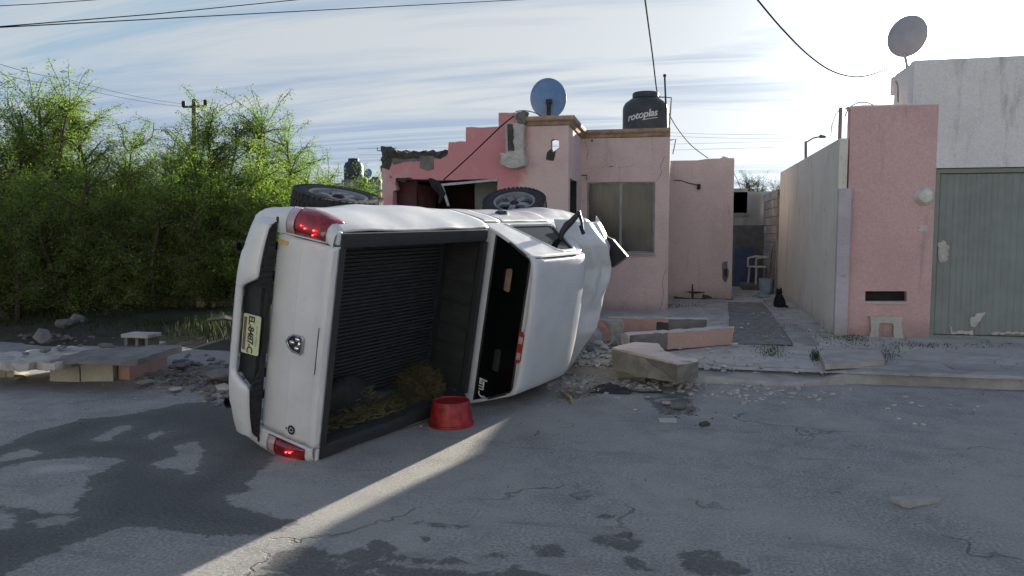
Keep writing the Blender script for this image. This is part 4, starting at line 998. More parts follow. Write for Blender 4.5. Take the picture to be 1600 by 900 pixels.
# ---- things on that roof
def dish(name, label, c, r, tilt, mat, mast, group=None, lnb=True, brk='dark_metal'):
    t = thing(name, label, 'satellite dish', c, group)
    E_ = Euler(tilt).to_matrix().to_4x4()
    if lnb: E_ = E_ @ Matrix.Diagonal((1, 1, 1.16, 1))
    prof = [(r * k / 8, .16 * r * (k / 8) ** 2) for k in range(9)] + [(r * 1.015, .165 * r), (r * 1.01, .145 * r), (r * .98, .135 * r)] + [(r * k / 8, .16 * r * (k / 8) ** 2 - .02) for k in range(7, -1, -1)]
    mb = MB().lathe(prof, 48, 'y', c, E_); build('reflector', mb, mat, parent=t, smooth=True, sharp=50)
    if lnb:
        Pq = lambda x, y, z: tuple(E_ @ Vector((x, y, z)) + Vector(c))
        mb = MB().tube([Pq(0, -.02, -r * .25), Pq(0, -.10, -r * .45), Pq(0, -.07, -r * .95)], .035, 6).tube([Pq(-.04, -.06, -r * .3), Pq(.05, -.09, -r * .30)], .045, 6)
        build('bracket', mb, brk, parent=t)
    build('mast', MB().tube(mast, .022, 10), 'galvanised' if mat != 'dish_pale' else mat, parent=t, smooth=True)
    return t
d1 = onY(857, 152, 13.0); rr = 27.5 / FPX * 13.2
dish('satellite_dish', 'big grey satellite dish tinted with reflected sky blue on the pink house roof beside the broken parapet', (d1[0], 13.0, d1[1]), rr, (R(-10), 0, R(12)), 'dish_sky_tint', [(d1[0], 13.12, d1[1] - .3), (d1[0], 13.15, 2.85)])
tk = onY(1008, 197, 14.75); rr = 33.5 / FPX * 14.9
tz0 = onY(1008, 200, 14.75)[1] - .1; tz1 = onY(1008, 145, 14.75)[1]; hh = tz1 - tz0
t = thing('water_tank', 'black plastic rooftop water tank with white lettering and a screw lid', 'water tank', (tk[0], 14.75, 2.86))
cT = (tk[0], 14.75, tz0)
prof = [(0, -.5), (rr, -.5)]
for k in range(9): prof += [(rr, hh * .60 * k / 9), (rr * 1.008, hh * .60 * (k + .5) / 9)]
prof += [(rr, hh * .60), (rr * .985, hh * .66), (rr * .90, hh * .74), (rr * .66, hh * .84), (rr * .56, hh * .86)]
build('tank_body', MB().lathe(prof, 48, 'z', cT), 'tank_black', parent=t, smooth=True, sharp=50)
build('lid', MB().lathe([(rr * .56, hh * .86), (rr * .58, hh * .87), (rr * .58, hh * .97), (rr * .54, hh), (0, hh * 1.01)], 32, 'z', cT), 'tank_black', parent=t, smooth=True, sharp=30)
head = math.atan2(-14.75, -tk[0]) 
def cyl(u, v):
    a = head + (u) / rr; return (cT[0] + (rr + .014) * math.cos(a), cT[1] + (rr + .014) * math.sin(a), cT[2] + v)
build('lettering', text_mb('rotoplas', .185, lambda u, v: cyl(u - .06, hh * .38 + v + (u) * .16), bold=.004, shear=.15, spacing=.92), 'white_print', parent=t)
build('lettering', MB().wall([[(-.05 + .04 * k, -.10 + .0064 * k) for k in range(8)] + [(-.05 + .04 * k, -.088 + .0064 * k) for k in range(7, -1, -1)]], lambda u, v: cyl(u, hh * .38 + v), lambda u, v: tuple(np.array(cyl(u, hh * .38 + v)) + [0, .004, 0])), 'white_print', parent=t)
V3 = lambda a, b, Y: (onY(a, b, Y)[0], Y, onY(a, b, Y)[1])
t = thing('antenna_pole', 'thin dark antenna pole beside the black rooftop water tank', 'antenna', V3(1041, 205, 14.4))
build('pole', MB().tube([V3(1042, 205, 14.4), V3(1038.5, 118, 14.4)], .016, 8), 'dark_metal', parent=t)
build('cap', MB().lathe([(0, .03), (.028, .02), (.028, -.02), (.0, -.03)], 10, 'z', V3(1038.5, 118, 14.4)), 'dark_metal', parent=t)
tag(build('water_pipe', MB().tube([V3(1028, 151.5, 14.5), V3(1049, 152.5, 14.5), V3(1047.5, 175, 14.5), V3(1045, 205, 14.5)], .013, 6), 'aluminium'), 'bent grey water pipe rising from the roof to the tank lid', 'pipe')

# ------------------------------------------------------------------ neighbour on the right
YR = 11.7
E_ = lambda a, b: onY(a, b, YR)
xp, xg = E_(1322, 400)[0], E_(1457, 400)[0]; zl, zh = E_(1360, 164)[1], E_(1450, 93)[1]; xt = E_(1427, 140)[0]
nb = thing('neighbour_house', 'tall house with red front wall and pale upper storey block at the right', 'house', (5., YR, .2))
np_ = lambda n, mb, m, **k: build(n, mb, m, parent=nb, **k)
slot0 = [(E_(1352, 470)[0], E_(1352, 471)[1]), (E_(1352, 455)[0], E_(1352, 455)[1]), (E_(1417, 455)[0], E_(1417, 455)[1]), (E_(1417, 471)[0], E_(1417, 471)[1])]
zsplit = zl - .02
zg = E_(1500, 262)[1]
np_('lower_wall', MB().wall([[(xp, .1), (xg, .1), (xg, zsplit), (xp, zsplit)], slot0], Yf(YR), Yf(YR + .2)), 'wall_neighbour_low')
np_('slot_back', MB().box((slot0[0][0] - .03, YR + .12, slot0[0][1] - .03), (slot0[2][0] + .03, YR + .18, slot0[1][1] + .03)), 'void')
np_('slot_ledge', MB().box((slot0[0][0] - .01, YR - .02, slot0[0][1] - .03), (slot0[2][0] + .0, YR + .11, slot0[0][1] - .002)), 'plaster_white', bevel=.004)
upper = [(xp, zsplit), (xg, zsplit), (xg, zg), (8.5, zg), (8.5, zh), (xt, zh), (xt, zl)] + \
    rough_line([(xt, zl), (E_(1375, 164)[0], zl + .0), (E_(1325, 165)[0], zl - .01), (xp, zl - .04)], .2, .01, 3)[1:]
np_('upper_wall', MB().wall([upper], Yf(YR + .002), Yf(YR + .2)), 'wall_neighbour_top')
np_('side_wall', MB().wall([[(YR + .2, .1), (YR + .2, 2.85), (17.6, 2.85), (17.6, .1)]], Xf(xp + .01), Xf(xp + .16)), 'wall_yard')
np_('upper_side_wall', MB().box((xt, YR + .2, 2.9), (xt + .15, YR + .95, zh - .02)).box((xt - .04, YR + .9, zh - .32), (xt + .0, YR + 1.0, zh - .05)), 'wall_neighbour_top')
np_('back_wall', MB().box((xp + .16, 17.4, .1), (8.5, 17.6, 2.85)).box((xt + .15, YR + .80, 2.9), (8.5, YR + .95, zh - .03)), 'wall_neighbour_top')
np_('roof', MB().box((xp + .16, YR + .2, 2.7), (8.5, 17.4, 2.82)).box((xt + .15, YR + .2, zh - .3), (8.5, YR + .8, zh - .15)), 'concrete_dark')
np_('end_wall', MB().box((8.5, YR, .1), (8.65, 17.6, 2.85)).box((8.5, YR, 2.85), (8.65, YR + .95, zh)), 'wall_neighbour_top')
pw_ = lambda a, b: onY(a, b, YR - .01)
np_('painted_band', MB().box((E_(1434, 362)[0], YR - .012, E_(1434, 362)[1]), (E_(1449, 352)[0], YR, E_(1434, 352)[1])), 'plaster_white', label='small pale plate screwed to the red wall')
np_('wall_light', MB().lathe([(0, -.10), (.08, -.09), (.12, -.05), (.13, 0), (.10, .002)], 24, 'y', (E_(1444, 307)[0], YR, E_(1444, 307)[1])), 'white_plastic', smooth=True)
# broken plaster surround of a meter niche
so = rough_line([E_(1358, 533), E_(1359, 500), E_(1357, 494), E_(1375, 494), E_(1395, 493), E_(1408, 494), E_(1406, 505), E_(1408, 520), E_(1413, 532), E_(1397, 533), E_(1394, 515), E_(1393, 504), E_(1372, 504), E_(1370, 515), E_(1372, 533)], .05, .012, 4)
np_('broken_niche', MB().wall([so], Yf(YR - .07), Yf(YR)), 'plaster_white', bevel=.01)
# gate
gate_t = thing('metal_gate', 'dark green ribbed metal gate with peeling white paint spots in the red wall', 'gate', (6.0, YR + .05, .15))
gp_ = lambda n, mb, m, **k: build(n, mb, m, parent=gate_t, **k)
plain('gate_green', (.20, .225, .21), .6, var=.14, scale=2)
x = xg + .02
mb = MB()
gp_('gate_frame', MB().box((xg + .01, YR + .05, .18), (xg + .07, YR + .11, zg - .01)).box((8.40, YR + .05, .18), (8.46, YR + .11, zg - .01)).box((xg + .07, YR + .05, zg - .07), (8.4, YR + .11, zg - .01)).box((xg + .07, YR + .05, .18), (8.4, YR + .11, .26)), 'gate_green')
x = xg + .075
while x < 8.3:
    w = .155 + .03 * math.sin(x * 7.3)
    gp_('panel', MB().add([(x, YR + .095, .27), (x + .02, YR + .083, .27), (x + w * .5, YR + .083, .27), (x + w * .6, YR + .095, .27), (x + w, YR + .095, .27), (x, YR + .095, zg - .08), (x + .02, YR + .083, zg - .08), (x + w * .5, YR + .083, zg - .08), (x + w * .6, YR + .095, zg - .08), (x + w, YR + .095, zg - .08)],
        [(i, i + 1, i + 6, i + 5) for i in range(4)]), 'gate_green'); x += w
for k, (pts, s_) in enumerate((([(1466, 380), (1474, 375), (1483, 384), (1480, 408), (1470, 410), (1465, 395)], 1), ([(1484, 505), (1488, 518), (1520, 516), (1521, 523), (1486, 522)], 2), ([(1516, 498), (1530, 489), (1540, 488), (1532, 500), (1522, 512), (1517, 510)], 3), ([(1548, 519), (1600, 519), (1640, 520), (1640, 523), (1550, 522)], 4))):
    sp_ = rough_line([onY(a, b, YR + .062) for a, b in pts + pts[:1]], .03, .014, s_)[:-1]
    gp_('peeling_patch', MB().wall([sp_], Yf(YR + .062), Yf(YR + .068)), 'plaster_white')
dp_ = onY(1415, 56, 12.6); rr = 27 / FPX * 13.2
dish('satellite_dish', 'round pale satellite dish against the bright sky on the tall house roof', (dp_[0], 12.6, dp_[1]), rr, (R(0), 0, R(-42)), 'dish_pale', [V3(1413, 84, 12.6), V3(1416, 96, 12.6), V3(1420, 125, 12.5)], lnb=False)
tag(build('roof_cable', MB().tube([V3(1320, 182, 12.2), V3(1326, 168, 12.2), V3(1340, 160.5, 12.2), V3(1356, 160.5, 12.2), V3(1366, 165, 12.2)], .008, 5), 'wire_black'), 'thin cable looping over the parapet of the tall house', 'cable')
tag(build('roof_pipe', MB().tube([V3(1403, 160, 11.65), V3(1403, 135, 11.65), V3(1400, 126, 11.65)], .01, 6), 'galvanised'), 'thin pipe clipped to the side of the raised block at the right', 'pipe')
tag(build('roof_post', MB().box((V3(1311, 200, 12.)[0], 12., 2.9), (V3(1315.5, 200, 12.)[0], 12.06, V3(1311, 168, 12.)[2])), 'concrete_mid'), 'thin upright post between yard wall and tall house', 'post')
tag(build('loose_cable', MB().tube([V3(1298, 213, 13.2), V3(1300, 195, 13.), V3(1306, 178, 12.6), V3(1312, 171, 12.1)], .006, 5), 'wire_black'), 'loose thin cable curving up to the post above the yard wall', 'cable')
# yard wall with pilaster
yw = thing('yard_wall', 'long plain cream yard wall running back along the side passage', 'wall', (2.36, 14.6, .1))
zn, zf = onX(1318, 213, 2.34)[1], onX(1219, 270, 2.34)[1]
build('wall_body', MB().wall([[(YR + .0, .1), (YR + .0, zn), (17.75, zf), (17.75, .1)]], Xf(2.34), Xf(2.455)), 'wall_yard', parent=yw)
build('pilaster', MB().box((2.33, YR - .10, .1), (xp + .03, YR - .002, E_(1320, 295)[1])), 'wall_pilaster', parent=yw, bevel=.01)
# ---- end of the passage
bw_ = thing('block_wall', 'grey concrete block wall with open joints at the end of the side passage', 'wall', (2.35, 19.0, .3))
build('mortar', MB().box((2.30, 17.78, .25), (2.40, 20.3, 2.66)), 'concrete_mid', parent=bw_)
y = 17.78; rndb = random.Random(9)
for r_ in range(12):
    y = 17.78 + (0 if r_ % 2 else -.2)
    while y < 20.25:
        a, b = max(17.79, y + .008), min(20.28, y + .392)
        if b - a > .05: build('block', MB().box((2.285 + rndb.uniform(-.004, .004), a, .30 + r_ * .197), (2.31, b, .30 + r_ * .197 + .183)), 'grey_block' if rndb.random() < .7 else 'concrete_pale', parent=bw_)
        y += .4
YE = 20.4
eh = thing('passage_house', 'small grey white house with louvred window and blue door closing the side passage', 'house', (1.9, YE, .3))
ep = lambda n, mb, m, **k: build(n, mb, m, parent=eh, **k)
E2 = lambda a, b: onY(a, b, YE)
lw = [E2(1147, 306), E2(1176, 340)]
ep('wall', MB().wall([[(E2(1120, 350)[0], .3), (E2(1193, 350)[0], .3), (E2(1193, 350)[0], E2(1193, 300)[1]), (E2(1120, 350)[0], E2(1120, 300)[1])], [(E2(1147, 0)[0], E2(0, 338)[1]), (E2(1147, 0)[0], E2(0, 307)[1]), (E2(1175, 0)[0], E2(0, 307)[1]), (E2(1175, 0)[0], E2(0, 338)[1])]], Yf(YE), Yf(YE + .15)), 'far_wall')
wn_ = ep('window', MB().box((E2(1147, 0)[0] - .0, YE + .10, E2(0, 338)[1]), (E2(1175, 0)[0], YE + .14, E2(0, 307)[1])), 'shade_grey')
for k in range(9):
    zz_ = E2(0, 337)[1] + k * (E2(0, 308)[1] - E2(0, 337)[1]) / 9
    build('louvre', MB().box((E2(1148, 0)[0], YE + .01, zz_), (E2(1174, 0)[0], YE + .03, zz_ + .035), rot=(.5, 0, 0)), 'inside_grey', parent=wn_)
ep('window_sill', MB().box((E2(1144, 0)[0], YE - .04, E2(0, 342)[1]), (E2(1179, 0)[0], YE, E2(0, 338.5)[1])), 'far_wall')
ep('shaded_recess_panel', MB().box((E2(1120, 350)[0], YE - .35, .3), (E2(1192, 350)[0], YE - .30, onY(1150, 352, YE - .35)[1])), 'shade_grey')  # dark grey panel standing in for the shade of the porch recess
dd = onY(1147, 388, YE - .42), onY(1176, 458, YE - .42)
ep('door', MB().box((dd[0][0], YE - .42, .32), (dd[1][0], YE - .38, dd[0][1])), 'blue_door', bevel=.01)
tag(build('blue_house', MB().box((onY(1176, 0, 23.5)[0], 23.5, .2), (onY(1260, 0, 23.5)[0], 26, onY(1200, 299, 23.5)[1])).box((onY(1192, 0, 23.4)[0], 23.42, onY(1200, 318, 23.4)[1]), (onY(1194, 0, 23.4)[0], 23.5, onY(1200, 299, 23.4)[1])), 'far_blue'), 'pale blue house wall rising behind the grey block wall', 'house')
# chair, bucket, cat and litter at the end of the passage
def chair(c, rz):
    t = thing('plastic_chair', 'white plastic garden armchair facing sideways at the end of the passage', 'chair', c); Rz = Matrix.Rotation(rz, 3, 'Z')
    def w(vs_mb):
        vs_mb.v = [tuple(Rz @ Vector(p) + Vector(c)) for p in vs_mb.v]; return vs_mb
    for sx in (-1, 1):
        for sy in (-1, 1):
            build('leg', w(MB().tube([(sx * .25, sy * .24, 0), (sx * .22, sy * .22, .42)], [.024, .03], 6)), 'white_plastic', parent=t)
        build('armrest', w(MB().tube([(sx * .26, -.25, .40), (sx * .27, -.25, .62), (sx * .27, -.05, .66), (sx * .26, .24, .64)], .026, 6)), 'white_plastic', parent=t)
    build('seat', w(MB().box((-.24, -.25, .40), (.24, .24, .43))), 'white_plastic', parent=t, bevel=.01)
    bk = build('backrest', w(MB().box((-.25, .22, .80), (.25, .25, .86), rot=(.1, 0, 0)).box((-.25, .215, .43), (-.21, .24, .84)).box((.21, .215, .43), (.25, .24, .84))), 'white_plastic', parent=t, bevel=.008)
    for k in range(4): build('slat', w(MB().box((-.16 + k * .09, .22, .43), (-.11 + k * .09, .235, .82))), 'white_plastic', parent=t)
cp_ = onY(1190, 432, 19.3)
chair((cp_[0], 19.3, .45), R(-75))
tag(build('step', MB().box((1.7, 18.9, .3), (2.28, 19.8, .45)), 'concrete_mid'), 'low concrete step carrying the white plastic chair', 'step')
bc = G(1207, 452, .32); bc = np.array([2.12, 17.95, .32])
t = thing('bucket', 'pale blue plastic bucket holding sticks against the yard wall end', 'bucket', tuple(bc))
build('tub', MB().lathe([(0, 0), (.13, 0), (.17, .34), (.18, .345), (.165, .33), (.12, .02)], 24, 'z', tuple(bc)), 'blue_plastic', parent=t, smooth=True, sharp=40)
tag(build('sticks', MB().tube([(2.15, 17.95, .4), (2.22, 17.93, 1.0)], .012, 5).tube([(2.10, 17.97, .4), (2.13, 17.97, .95)], .012, 5).tube([(2.16, 18., .4), (2.26, 18.05, 1.4)], .012, 5), 'wood'), 'thin sticks standing up out of the pale blue bucket', 'sticks')
# cat seen from behind, seated
cpos = G(1218, 480, lot_z(14.4)); cx_, cy_ = float(cpos[0]), float(cpos[1]); cz_ = lot_z(cy_)
t = thing('cat', 'black cat sitting on the concrete track near the cream yard wall', 'cat', (cx_, cy_, cz_))
rows = []
for k, (h, rx_, ry_, ox, oy) in enumerate(((0, .05, .06, 0, 0), (.01, .10, .13, 0, 0), (.06, .115, .14, .0, 0), (.12, .105, .12, -.005, -.01), (.18, .085, .09, -.012, -.03), (.23, .062, .065, -.02, -.05), (.255, .05, .052, -.024, -.06), (.275, .056, .06, -.026, -.07), (.305, .062, .066, -.028, -.075), (.335, .052, .055, -.028, -.072), (.352, .02, .02, -.028, -.07))):
    rows.append([(cx_ + ox + rx_ * math.cos(a), cy_ + oy + ry_ * math.sin(a), cz_ + h) for a in np.linspace(0, 2 * math.pi, 17)])
build('body', MB().grid(rows), 'black_fur', parent=t, smooth=True)
for s in (-1, 1):
    build('ear', MB().lathe([(.020, 0), (.012, .025), (0, .048)], 8, 'z', (cx_ - .028 + s * .035, cy_ - .07, cz_ + .335)), 'black_fur', parent=t)
    build('front_leg', MB().tube([(cx_ - .02 + s * .03, cy_ - .10, cz_ + .17), (cx_ - .02 + s * .032, cy_ - .13, cz_ + .02), (cx_ - .02 + s * .032, cy_ - .155, cz_ + .012)], [.024, .016, .016], 8), 'black_fur', parent=t, smooth=True)
build('tail', MB().tube([(cx_ + .06, cy_ + .10, cz_ + .02), (cx_ + .13, cy_ + .05, cz_ + .02), (cx_ + .14, cy_ - .05, cz_ + .018), (cx_ + .10, cy_ - .12, cz_ + .015)], [.02, .018, .015, .008], 8), 'black_fur', parent=t, smooth=True)
lp = G(1186, 465, .31)
tag(build('scrap_pile', MB().tube([(lp[0] - .14, lp[1], .33), (lp[0], lp[1] - .02, .45), (lp[0] + .1, lp[1], .33), (lp[0] + .24, lp[1], .36)], .02, 6).box((lp[0] - .05, lp[1] - .05, .32), (lp[0] + .16, lp[1] + .08, .38), rot=(0, .2, .5)), 'blue_plastic'), 'small tangle of pale plastic scraps lying in the side passage', 'scrap')

# ------------------------------------------------------------------ fallen pieces in front of the house
def g2(pts, z=.0): return [tuple(G(a, b, z)[:2]) for a, b in pts]
# long painted parapet pieces (each a thing with its painted face)
def frag(name, label, base_px, ztop, z0, mat_top, faces=(), thick=None, jit=.008, seed=1, tilt=(0, 0), cat='rubble'):
    q = g2(base_px, z0); c = (sum(p[0] for p in q) / len(q), sum(p[1] for p in q) / len(q), z0)
    t = thing(name, label, cat, c)
    q2 = rough_line(q + q[:1], .12, jit, seed)[:-1]
    build('core', chunk_mb(q2, z0 - .02, ztop, jit * .6, tilt, seed), mat_top, parent=t, bevel=.006)
    return t, q
z0 = lot_z(11.5)
# back beam: orange pink front face, bare end to the right
def beam(name, label, pf0, pf1, depth, h, z0, face, seed, split=None, face2=None, notch=None, top='plaster_white'):
    """beam lying along the line between two front foot points (pixels on the ground)"""
    a, b = [Vector((*G(*p, z0)[:2], z0)) for p in (pf0, pf1)]; d = (b - a).normalized(); n = Vector((-d.y, d.x, 0)); L_ = (b - a).length
    t = thing(name, label, 'wall fragment', ((a + b) / 2)[:])
    rnd = random.Random(seed)
    N_ = 14; rows = []
    hs = [h * (1 + rnd.uniform(-.02, .02)) for _ in range(N_ + 1)]
    f = lambda s, y, z: tuple(a + d * (s * L_) + n * y + Vector((0, 0, z)))
    rows = []
    for i in range(N_ + 1):
        s = i / N_; e = .025 if i in (0, N_) else 0
        rows.append([f(s + rnd.uniform(-1, 1) * e, .012, 0), f(s + rnd.uniform(-1, 1) * e, .012, hs[i] - .012), f(s + rnd.uniform(-1, 1) * e, .03, hs[i]), f(s + rnd.uniform(-1, 1) * e, depth, hs[i] * .99), f(s, depth + .01, 0)])
    mb = MB().grid(rows); n5 = 5
    mb.add([rows[0][k] for k in range(5)], [(4, 3, 2, 1, 0)]); mb.add([rows[-1][k] for k in range(5)], [(0, 1, 2, 3, 4)])
    build('core', mb, top, parent=t, rough=(.07, .014, seed))
    s0, s1 = split if split else (0, 1)
    def fc(sa, sb, mat, dd, nm, pr=0):
        hh = np.interp
        rr_ = [(sa, 0.0), (sb, .0), (sb, h * .97), (sa, h * .97)]
        rl = rough_line([(x * L_, y) for x, y in rr_] + [(rr_[0][0] * L_, 0)], .08, .008, seed + pr)[:-1]
        build(nm, MB().wall([rl], lambda u, v: f(u / L_, -dd, max(.002, v)), lambda u, v: f(u / L_, .014, max(.002, v))), mat, parent=t)
    fc(s0, s1, face, .018, 'painted_face')
    if face2: fc(*face2[0], face2[1], .014, 'bare_face', 3)
    if notch:
        rl = rough_line([(notch[0] * L_, h * .2), (notch[1] * L_, h * .2), (notch[1] * L_, h * .75), (notch[0] * L_, h * .75), (notch[0] * L_, h * .2)], .05, .01, 2)[:-1]
        build('socket_hole', MB().wall([rl], lambda u, v: f(u / L_, -.022, v), lambda u, v: f(u / L_, .0, v)), 'concrete_dark', parent=t)
    return t
beam('parapet_fragment', 'long fallen parapet piece with orange pink face nearest the pink house wall', (948, 519), (1104, 522), .22, .22, lot_z(11.9), 'face_pink', 3, (0, .62), ((.60, 1.0), 'concrete_mid'), (.50, .62))
beam('parapet_fragment', 'long fallen beam with smooth pale pink face lying behind the cream chunk', (985, 551), (1143, 538), .20, .23, lot_z(10.8), 'face_palepink', 5, (.34, 1), ((.0, .36), 'concrete_mid'))
# arch fragment beside the truck
q = g2([(905, 531), (968, 528), (975, 520), (925, 516)], lot_z(11.3))
t = thing('arch_fragment', 'broken curved arch piece with pink rim between the truck bonnet and fallen parapet', 'wall fragment', (q[0][0], q[0][1], lot_z(11.3)))
za = lot_z(11.3); ya = q[0][1]
xA = lambda p: onY(p, 500, ya)[0]; zA = lambda p: onY(940, p, ya)[1]
ar = [(xA(918), zA(533)), (xA(938), zA(533)), (xA(945), zA(515)), (xA(935), zA(506)), (xA(905), zA(512)), (xA(900), zA(505)), (xA(935), zA(497)), (xA(972), zA(501)), (xA(973), zA(530))]
ar = [(xA(941), zA(533)), (xA(942), zA(520)), (xA(932), zA(509)), (xA(905), zA(510)), (xA(905), zA(501)), (xA(940), zA(500)), (xA(953), zA(515)), (xA(955), zA(533))]
build('rim', MB().wall([ar], Yf(ya - .02), Yf(ya + .16)), 'face_pink', parent=t, rough=(.06, .008))
ar2 = rough_line([(xA(955.5), zA(533)), (xA(953.5), zA(515)), (xA(941), zA(500)), (xA(972), zA(501)), (xA(973), zA(520)), (xA(966), zA(533)), (xA(955.5), zA(533))], .07, .008, 2)[:-1]
build('core', MB().wall([ar2], Yf(ya), Yf(ya + .2)), 'concrete_pale', parent=t, rough=(.06, .014))
# wedge shaped cream chunk
zc_ = lot_z(9.2) - .015
t = thing('cream_chunk', 'large wedge shaped broken chunk with cream top nearest the kerb', 'wall fragment', (*G(1020, 580, zc_)[:2], zc_))
foot = [(958, 577), (1052, 598), (1090, 590), (1060, 570), (1040, 556), (965, 560)]
top_ = [(958, 544), (1005, 535), (1029, 539), (1033, 549), (1052, 560), (1092, 567), (1058, 572), (1000, 558)]
fo = [np.array([*G(a, b, zc_)[:2], zc_]) for a, b in [(957, 577), (1000, 588), (1059, 599), (1091, 590), (1062, 575), (1040, 566), (1022, 560), (962, 564)]]
ht = .24
tpz = [np.array([*G(a, b, zc_ + ht)[:2], zc_ + ht]) for a, b in [(956, 546), (1000, 556), (1058, 571), (1091, 565), (1058, 560), (1038, 551), (1029, 539), (992, 537)]]
n8 = 8
build('core', MB().add(fo + tpz, [tuple(range(7, -1, -1)), tuple(range(8, 16))] + [(i, (i + 1) % 8, 8 + (i + 1) % 8, 8 + i) for i in range(8)]), 'cream_broken', parent=t, rough=(.07, .007))
tq = [p + np.array([0, 0, .024]) for p in tpz]; cen = sum(tq) / 8
build('painted_top', MB().add([cen + (p - cen) * .985 for p in tq] + [cen + (p - cen) * .985 - np.array([0, 0, .03]) for p in tq], [tuple(range(8)), tuple(range(15, 7, -1))] + [(i, (i + 1) % 8, 8 + (i + 1) % 8, 8 + i) for i in range(8)]), 'face_beige', parent=t, rough=(.08, .005))
# ---- loose lumps, one by one
rnd = random.Random(11)
def lump(px, py, r, mat, label, seed, z=None, cat='rubble', flat=.6, name='concrete_lump', group=None):
    zz = z if z is not None else (lot_z(G(px, py, .1)[1]) if G(px, py, .1)[1] > 9.0 else .0)
    p = G(px, py, zz)
    o = build(name, stone_mb((p[0], p[1], zz + r * .32), r, seed, flat=flat), mat, bevel=r * .06)
    return tag(o, label, cat, group)
lump(936, 541, .115, 'plaster_white', 'whitish broken lump beneath the curved arch piece', 1)
lump(945, 547, .10, 'concrete_pale', 'pale grey squarish lump between arch piece and cream chunk', 2)
lump(921, 548, .08, 'concrete_mid', 'grey lump closest to the truck bonnet edge', 3)
lump(960, 541, .09, 'concrete_mid', 'dark grey lump leaning at the left end of the pale pink beam', 4)
lump(975, 536, .10, 'face_pink', 'small pink painted lump between the two long fallen beams', 5)
lump(1060, 640, .12, 'concrete_mid', 'crumbled brownish lump lying on the road past the kerb', 6, 0, flat=.35)
lump(1042, 634, .09, 'face_palepink', 'flat pinkish flake lying on the road near the crumbled lump', 7, 0, flat=.25)
lump(1148, 540, .07, 'plaster_white', 'white flat lump at the right end of the pale pink beam', 8, flat=.4)
lump(1060, 541, .06, 'plaster_white', 'small white lump on the slope before the pale pink beam', 9, flat=.4)
p = G(1043, 657, 0)
tag(build('paper_strip', chunk_mb(rough_line(g2([(1028, 655), (1057, 655), (1058, 661), (1030, 660), (1028, 655)]), .05, .004, 3)[:-1], .002, .012, .001), 'plaster_white'), 'flat white strip lying alone on the asphalt road', 'paper')
tag(build('asphalt_flake', chunk_mb(rough_line(g2([(1389, 783), (1408, 792), (1420, 795), (1467, 785), (1440, 778), (1389, 783)]), .08, .006, 5)[:-1], .0, .030, .003, tilt=(0, -.03)), 'kerb_concrete'), 'thin lifted asphalt flake on the road at the right', 'asphalt flake')
tag(build('dark_flake', chunk_mb(g2([(1092, 664), (1104, 661), (1110, 665), (1098, 668)]), .001, .022, .004, seed=3), 'concrete_dark'), 'small dark flake on the road right of the flat white strip', 'rubble')
# black torn plastic on the road by the kerb
mb = MB(); rows = []
pc = G(955, 612, 0)
for i in range(12):
    rows.append([(pc[0] - .22 + .04 * i, pc[1] - .12 + .03 * j + .03 * noise.noise(Vector((i * .5, j * .5, 1))), .012 + .07 * math.sin(math.pi * i / 11) * math.sin(math.pi * j / 8) * (1 + 1.1 * noise.noise(Vector((i * .6, j * .6, 3))))) for j in range(9)])
tag(build('torn_plastic', mb.grid(rows).tube([(pc[0] + .15, pc[1], .03), (pc[0] + .3, pc[1] - .02, .015), (pc[0] + .55, pc[1] + .05, .012)], .010, 5), 'black_plastic', smooth=False), 'crumpled black plastic scrap lying in the gutter before the cream chunk', 'scrap')
mb = MB(); pts = []
for _ in range(500):
    t_ = rnd.random(); p = G(875 + 60 * t_ + rnd.gauss(0, 6), 622 - 12 * t_ + rnd.gauss(0, 5), 0); pts.append((p[0], p[1], rnd.uniform(.004, .02)))
blades(mb, pts, rnd, .02, .08, .0016, .2); tag(build('spilled_straw', mb, 'straw'), 'wisps of straw spilled on the road in front of the truck roof', 'straw', kind='stuff')
mb = MB(); p0 = G(878, 615, 0); p1 = G(895, 632, 0)
mb.tube([(p0[0], p0[1], .012), ((p0[0] + p1[0]) / 2 + .03, (p0[1] + p1[1]) / 2, .02), (p1[0], p1[1], .012)], [.012, .02, .012], 6); tag(build('corn_husk', mb, 'straw_litter'), 'pale yellow twisted husk on the road beside the truck cab', 'litter')
# red tub upside down
tb = np.array([*G(705, 668, 0)[:2], 0]); tb[1] += .0; r1 = 39.5 / FPX * 6.0
ctr = np.array([*G(705, 663, 0)[:2], 0.]) 
t = thing('red_tub', 'red plastic tub turned upside down on the road against the truck bed', 'tub', tuple(ctr))
build('tub_body', MB().lathe([(r1 * 1.02, 0), (r1 * 1.03, .022), (r1 * .97, .026), (r1 * .93, .12), (r1 * .86, .205), (r1 * .83, .222), (r1 * .78, .226), (r1 * .74, .215), (0, .213)], 48, 'z', tuple(ctr)), 'red_tub', parent=t, smooth=True, sharp=40)
build('rim', MB().lathe([(r1 * .98, .001), (r1 * 1.035, .001), (r1 * 1.04, .012), (r1 * 1.035, .024), (r1 * .98, .026)], 48, 'z', tuple(ctr)), 'red_tub', parent=t, smooth=True)
tag(build('pebble', stone_mb((*G(658, 670, 0)[:2], .02), .03, 4), 'face_palepink'), 'small pinkish pebble on the road left of the red tub', 'pebble')
